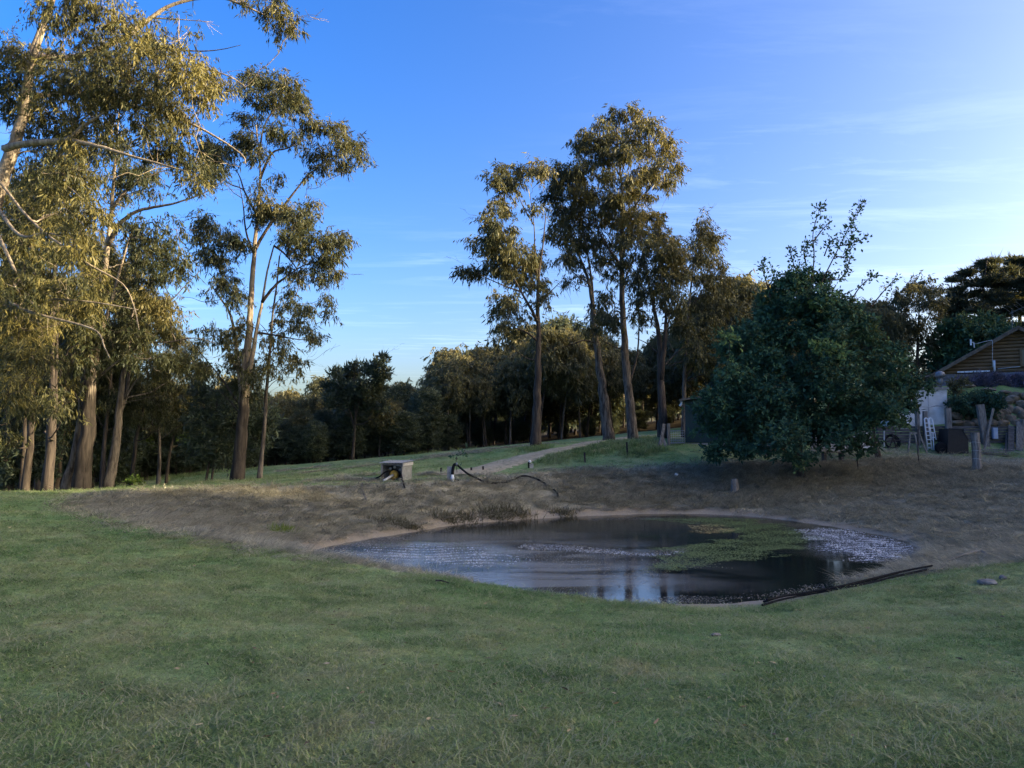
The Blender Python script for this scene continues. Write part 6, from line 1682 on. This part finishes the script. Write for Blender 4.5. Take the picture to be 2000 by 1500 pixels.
def weed_material(name, a, b2):
    m, t = new_mat(name); b = NB(t)
    tn = b.n('ShaderNodeAttribute', attribute_name='tone').outputs['Fac']
    b.out(b.principled(b.mix(tn, a, b2), .55, None, 0, .3))
    return m
M['algae'] = weed_material('algae', (0.065, 0.10, 0.03), (0.20, 0.255, 0.075))
M['glint_algae'] = weed_material('glint_algae', (0.30, 0.22, 0.08), (0.62, 0.48, 0.18))
M['scum'] = weed_material('scum', (0.07, 0.065, 0.05), (0.25, 0.23, 0.175))
M['glint_scum'] = weed_material('glint_scum', (0.36, 0.37, 0.38), (0.70, 0.71, 0.72))
def flat_flecks(P, smin, smax, zlo=.004, zhi=.012, tilt=.15):
    n = len(P)
    a = rng.random(n) * 6.283
    u = np.column_stack([np.cos(a), np.sin(a), rng.normal(size=n) * tilt]); v = np.column_stack([-np.sin(a), np.cos(a), rng.normal(size=n) * tilt])
    s = (smin + (smax - smin) * rng.random(n))[:, None]; q = s * (.4 + .5 * rng.random(n))[:, None]
    c = np.column_stack([P, ZW + zlo + (zhi - zlo) * rng.random(n)])
    return np.stack([c - u * s * .5, c - v * q * .5, c + u * s * .5, c + v * q * .5], 1)
def poly_px(pts):
    return smooth_line(np.array([at_z(x, y, ZW) for x, y in pts] + [at_z(*pts[0], ZW)]), 4)[:-1][:, :2]
def fill(poly, n, soft=.35, rag=.10):
    lo, hi = poly.min(0) - soft, poly.max(0) + soft
    P = lo + rng.random((n, 2)) * (hi - lo)
    d = seg_dist(P, poly) * np.where(inside(P, poly), 1, -1)
    nz = .5 + .25 * np.sin(P[:, 0] * 3.1 + 2 * np.sin(P[:, 1] * 1.9)) + .25 * np.sin(P[:, 1] * 5.3 + 2 * np.sin(P[:, 0] * 2.3))
    edge = rag * (np.sin(P[:, 0] * 1.7 + 1.5 * np.sin(P[:, 1] * 2.9)) + np.sin(P[:, 1] * 4.3 + 1.3 * np.sin(P[:, 0] * 3.7)) + .6 * np.sin(P[:, 0] * 9 + 4 * np.sin(P[:, 1] * 7)))
    pr = np.clip((d + edge + soft * .5) / soft, 0, 1) * (.25 + .75 * nz)
    k = (rng.random(n) < pr) & inside(P, WAT)
    return P[k]
def pond_weed():
    A = poly_px([(1270, 1014), (1360, 1010), (1450, 1014), (1520, 1026), (1570, 1046), (1576, 1060), (1540, 1074), (1470, 1088), (1400, 1098), (1330, 1112), (1285, 1118), (1285, 1098), (1300, 1075), (1360, 1066), (1420, 1058), (1435, 1045), (1400, 1032), (1340, 1022)])
    P = fill(A, 170000, .35, .20)
    V = flat_flecks(P, .015, .05, .003, .007, .06)
    o = link('algae_mat', quads_mesh('algae_mat', V, rng.random(len(V))), M['algae']); tag(o, 'curved green mat of floating algae on the right half of the pond', 'algae', kind='stuff')
    P = fill(poly_px([(1345, 1026), (1390, 1024), (1432, 1032), (1410, 1040), (1360, 1038)]), 5000, .2, .1)  # sun glint on the mat, painted as straw-yellow flecks
    V = flat_flecks(P, .015, .05, .006, .012, .1)
    o = link('glint_algae', quads_mesh('glint_algae', V, rng.random(len(V))), M['glint_algae']); tag(o, 'small straw-yellow algae flecks painting the sun glint at the top of the green mat', 'algae', kind='stuff')
    B = poly_px([(1150, 1014), (1280, 1010), (1280, 1014), (1160, 1018)])
    C = poly_px([(650, 1085), (700, 1068), (800, 1052), (900, 1046), (1040, 1060), (1180, 1078), (1300, 1088), (1285, 1130), (1230, 1155), (1130, 1160), (1030, 1140), (900, 1120), (760, 1102)])
    P = fill(C, 70000, .5)
    nz = np.sin(P[:, 0] * 1.1 + 1.3 * np.sin(P[:, 1] * .9)) * np.sin(P[:, 1] * 1.6 + P[:, 0] * .4)
    leftish = np.clip((P[:, 0] + 0.4) / 3.0, .10, 1)
    P = P[rng.random(len(P)) < leftish * np.clip(.5 + .5 * nz, .15, 1)]
    E = poly_px([(640, 1088), (690, 1070), (780, 1056), (760, 1048), (680, 1060), (620, 1076)])
    P2 = fill(E, 9000, .3)
    S = poly_px([(1040, 1062), (1120, 1064), (1250, 1076), (1330, 1074), (1300, 1084), (1150, 1078), (1030, 1070)])
    P3 = fill(S, 16000, .15)
    S2 = poly_px([(1240, 1176), (1400, 1178), (1500, 1170), (1600, 1150), (1690, 1122), (1640, 1125), (1560, 1148), (1460, 1160), (1300, 1166)])
    P4 = fill(S2, 22000, .15)
    S3 = poly_px([(600, 1078), (640, 1070), (720, 1054), (820, 1037), (900, 1026), (1000, 1019), (1100, 1012), (1090, 1016), (1000, 1024), (900, 1032), (820, 1046), (720, 1064), (650, 1078)])
    P5 = fill(S3, 22000, .15)
    P = np.vstack([P, P2, fill(B, 3000, .1), P3, P4, P5])
    V = flat_flecks(P, .012, .045, tilt=.15)
    o = link('pond_scum', quads_mesh('pond_scum', V, np.clip(rng.random(len(V)) * 1.0, 0, 1)), M['scum']); tag(o, 'brownish floating scum and weed fragments over the left and middle of the pond', 'pond scum', kind='stuff')
    # pale flecks painting sky glint of ripples at right and left, plus scum line
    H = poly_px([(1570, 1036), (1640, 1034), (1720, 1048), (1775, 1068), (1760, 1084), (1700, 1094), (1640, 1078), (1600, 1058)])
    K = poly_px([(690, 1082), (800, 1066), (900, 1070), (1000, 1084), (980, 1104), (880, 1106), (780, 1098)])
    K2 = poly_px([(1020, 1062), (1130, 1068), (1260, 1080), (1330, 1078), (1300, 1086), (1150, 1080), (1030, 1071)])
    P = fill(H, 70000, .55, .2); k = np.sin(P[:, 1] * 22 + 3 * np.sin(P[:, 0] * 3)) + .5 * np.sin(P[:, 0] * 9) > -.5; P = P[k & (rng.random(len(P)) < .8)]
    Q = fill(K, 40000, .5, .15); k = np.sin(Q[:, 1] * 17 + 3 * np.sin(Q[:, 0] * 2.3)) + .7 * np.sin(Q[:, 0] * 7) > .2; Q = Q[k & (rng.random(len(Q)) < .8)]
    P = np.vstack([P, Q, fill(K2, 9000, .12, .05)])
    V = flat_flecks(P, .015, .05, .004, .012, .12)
    o = link('glint_flecks', quads_mesh('glint_flecks', V, rng.random(len(V))), M['glint_scum']); tag(o, 'pale flecks painting sky glint on the right and left ripples, with a scum line between', 'painted glint', kind='stuff')
    # emergent weed tips near the left end
    Wd = poly_px([(650, 1086), (720, 1066), (840, 1056), (960, 1070), (1020, 1090), (980, 1125), (860, 1112), (740, 1098)])
    P = fill(Wd, 4200, .3)
    n = len(P); ax = unit(np.array([0, 0, 1.0]) + rng.normal(size=(n, 3)) * .7); ax[:, 2] = np.abs(ax[:, 2])
    V = leaf_quads(np.column_stack([P, np.full(n, ZW - .01)]), ax, .015 + .035 * rng.random(n), np.full(n, .014))
    o = link('emergent_weed', quads_mesh('emergent_weed', V, rng.random(n) * .6), M['algae']); tag(o, 'dark weed tips poking through the rippled water at the left end of the pond', 'water weed', kind='stuff')
pond_weed()
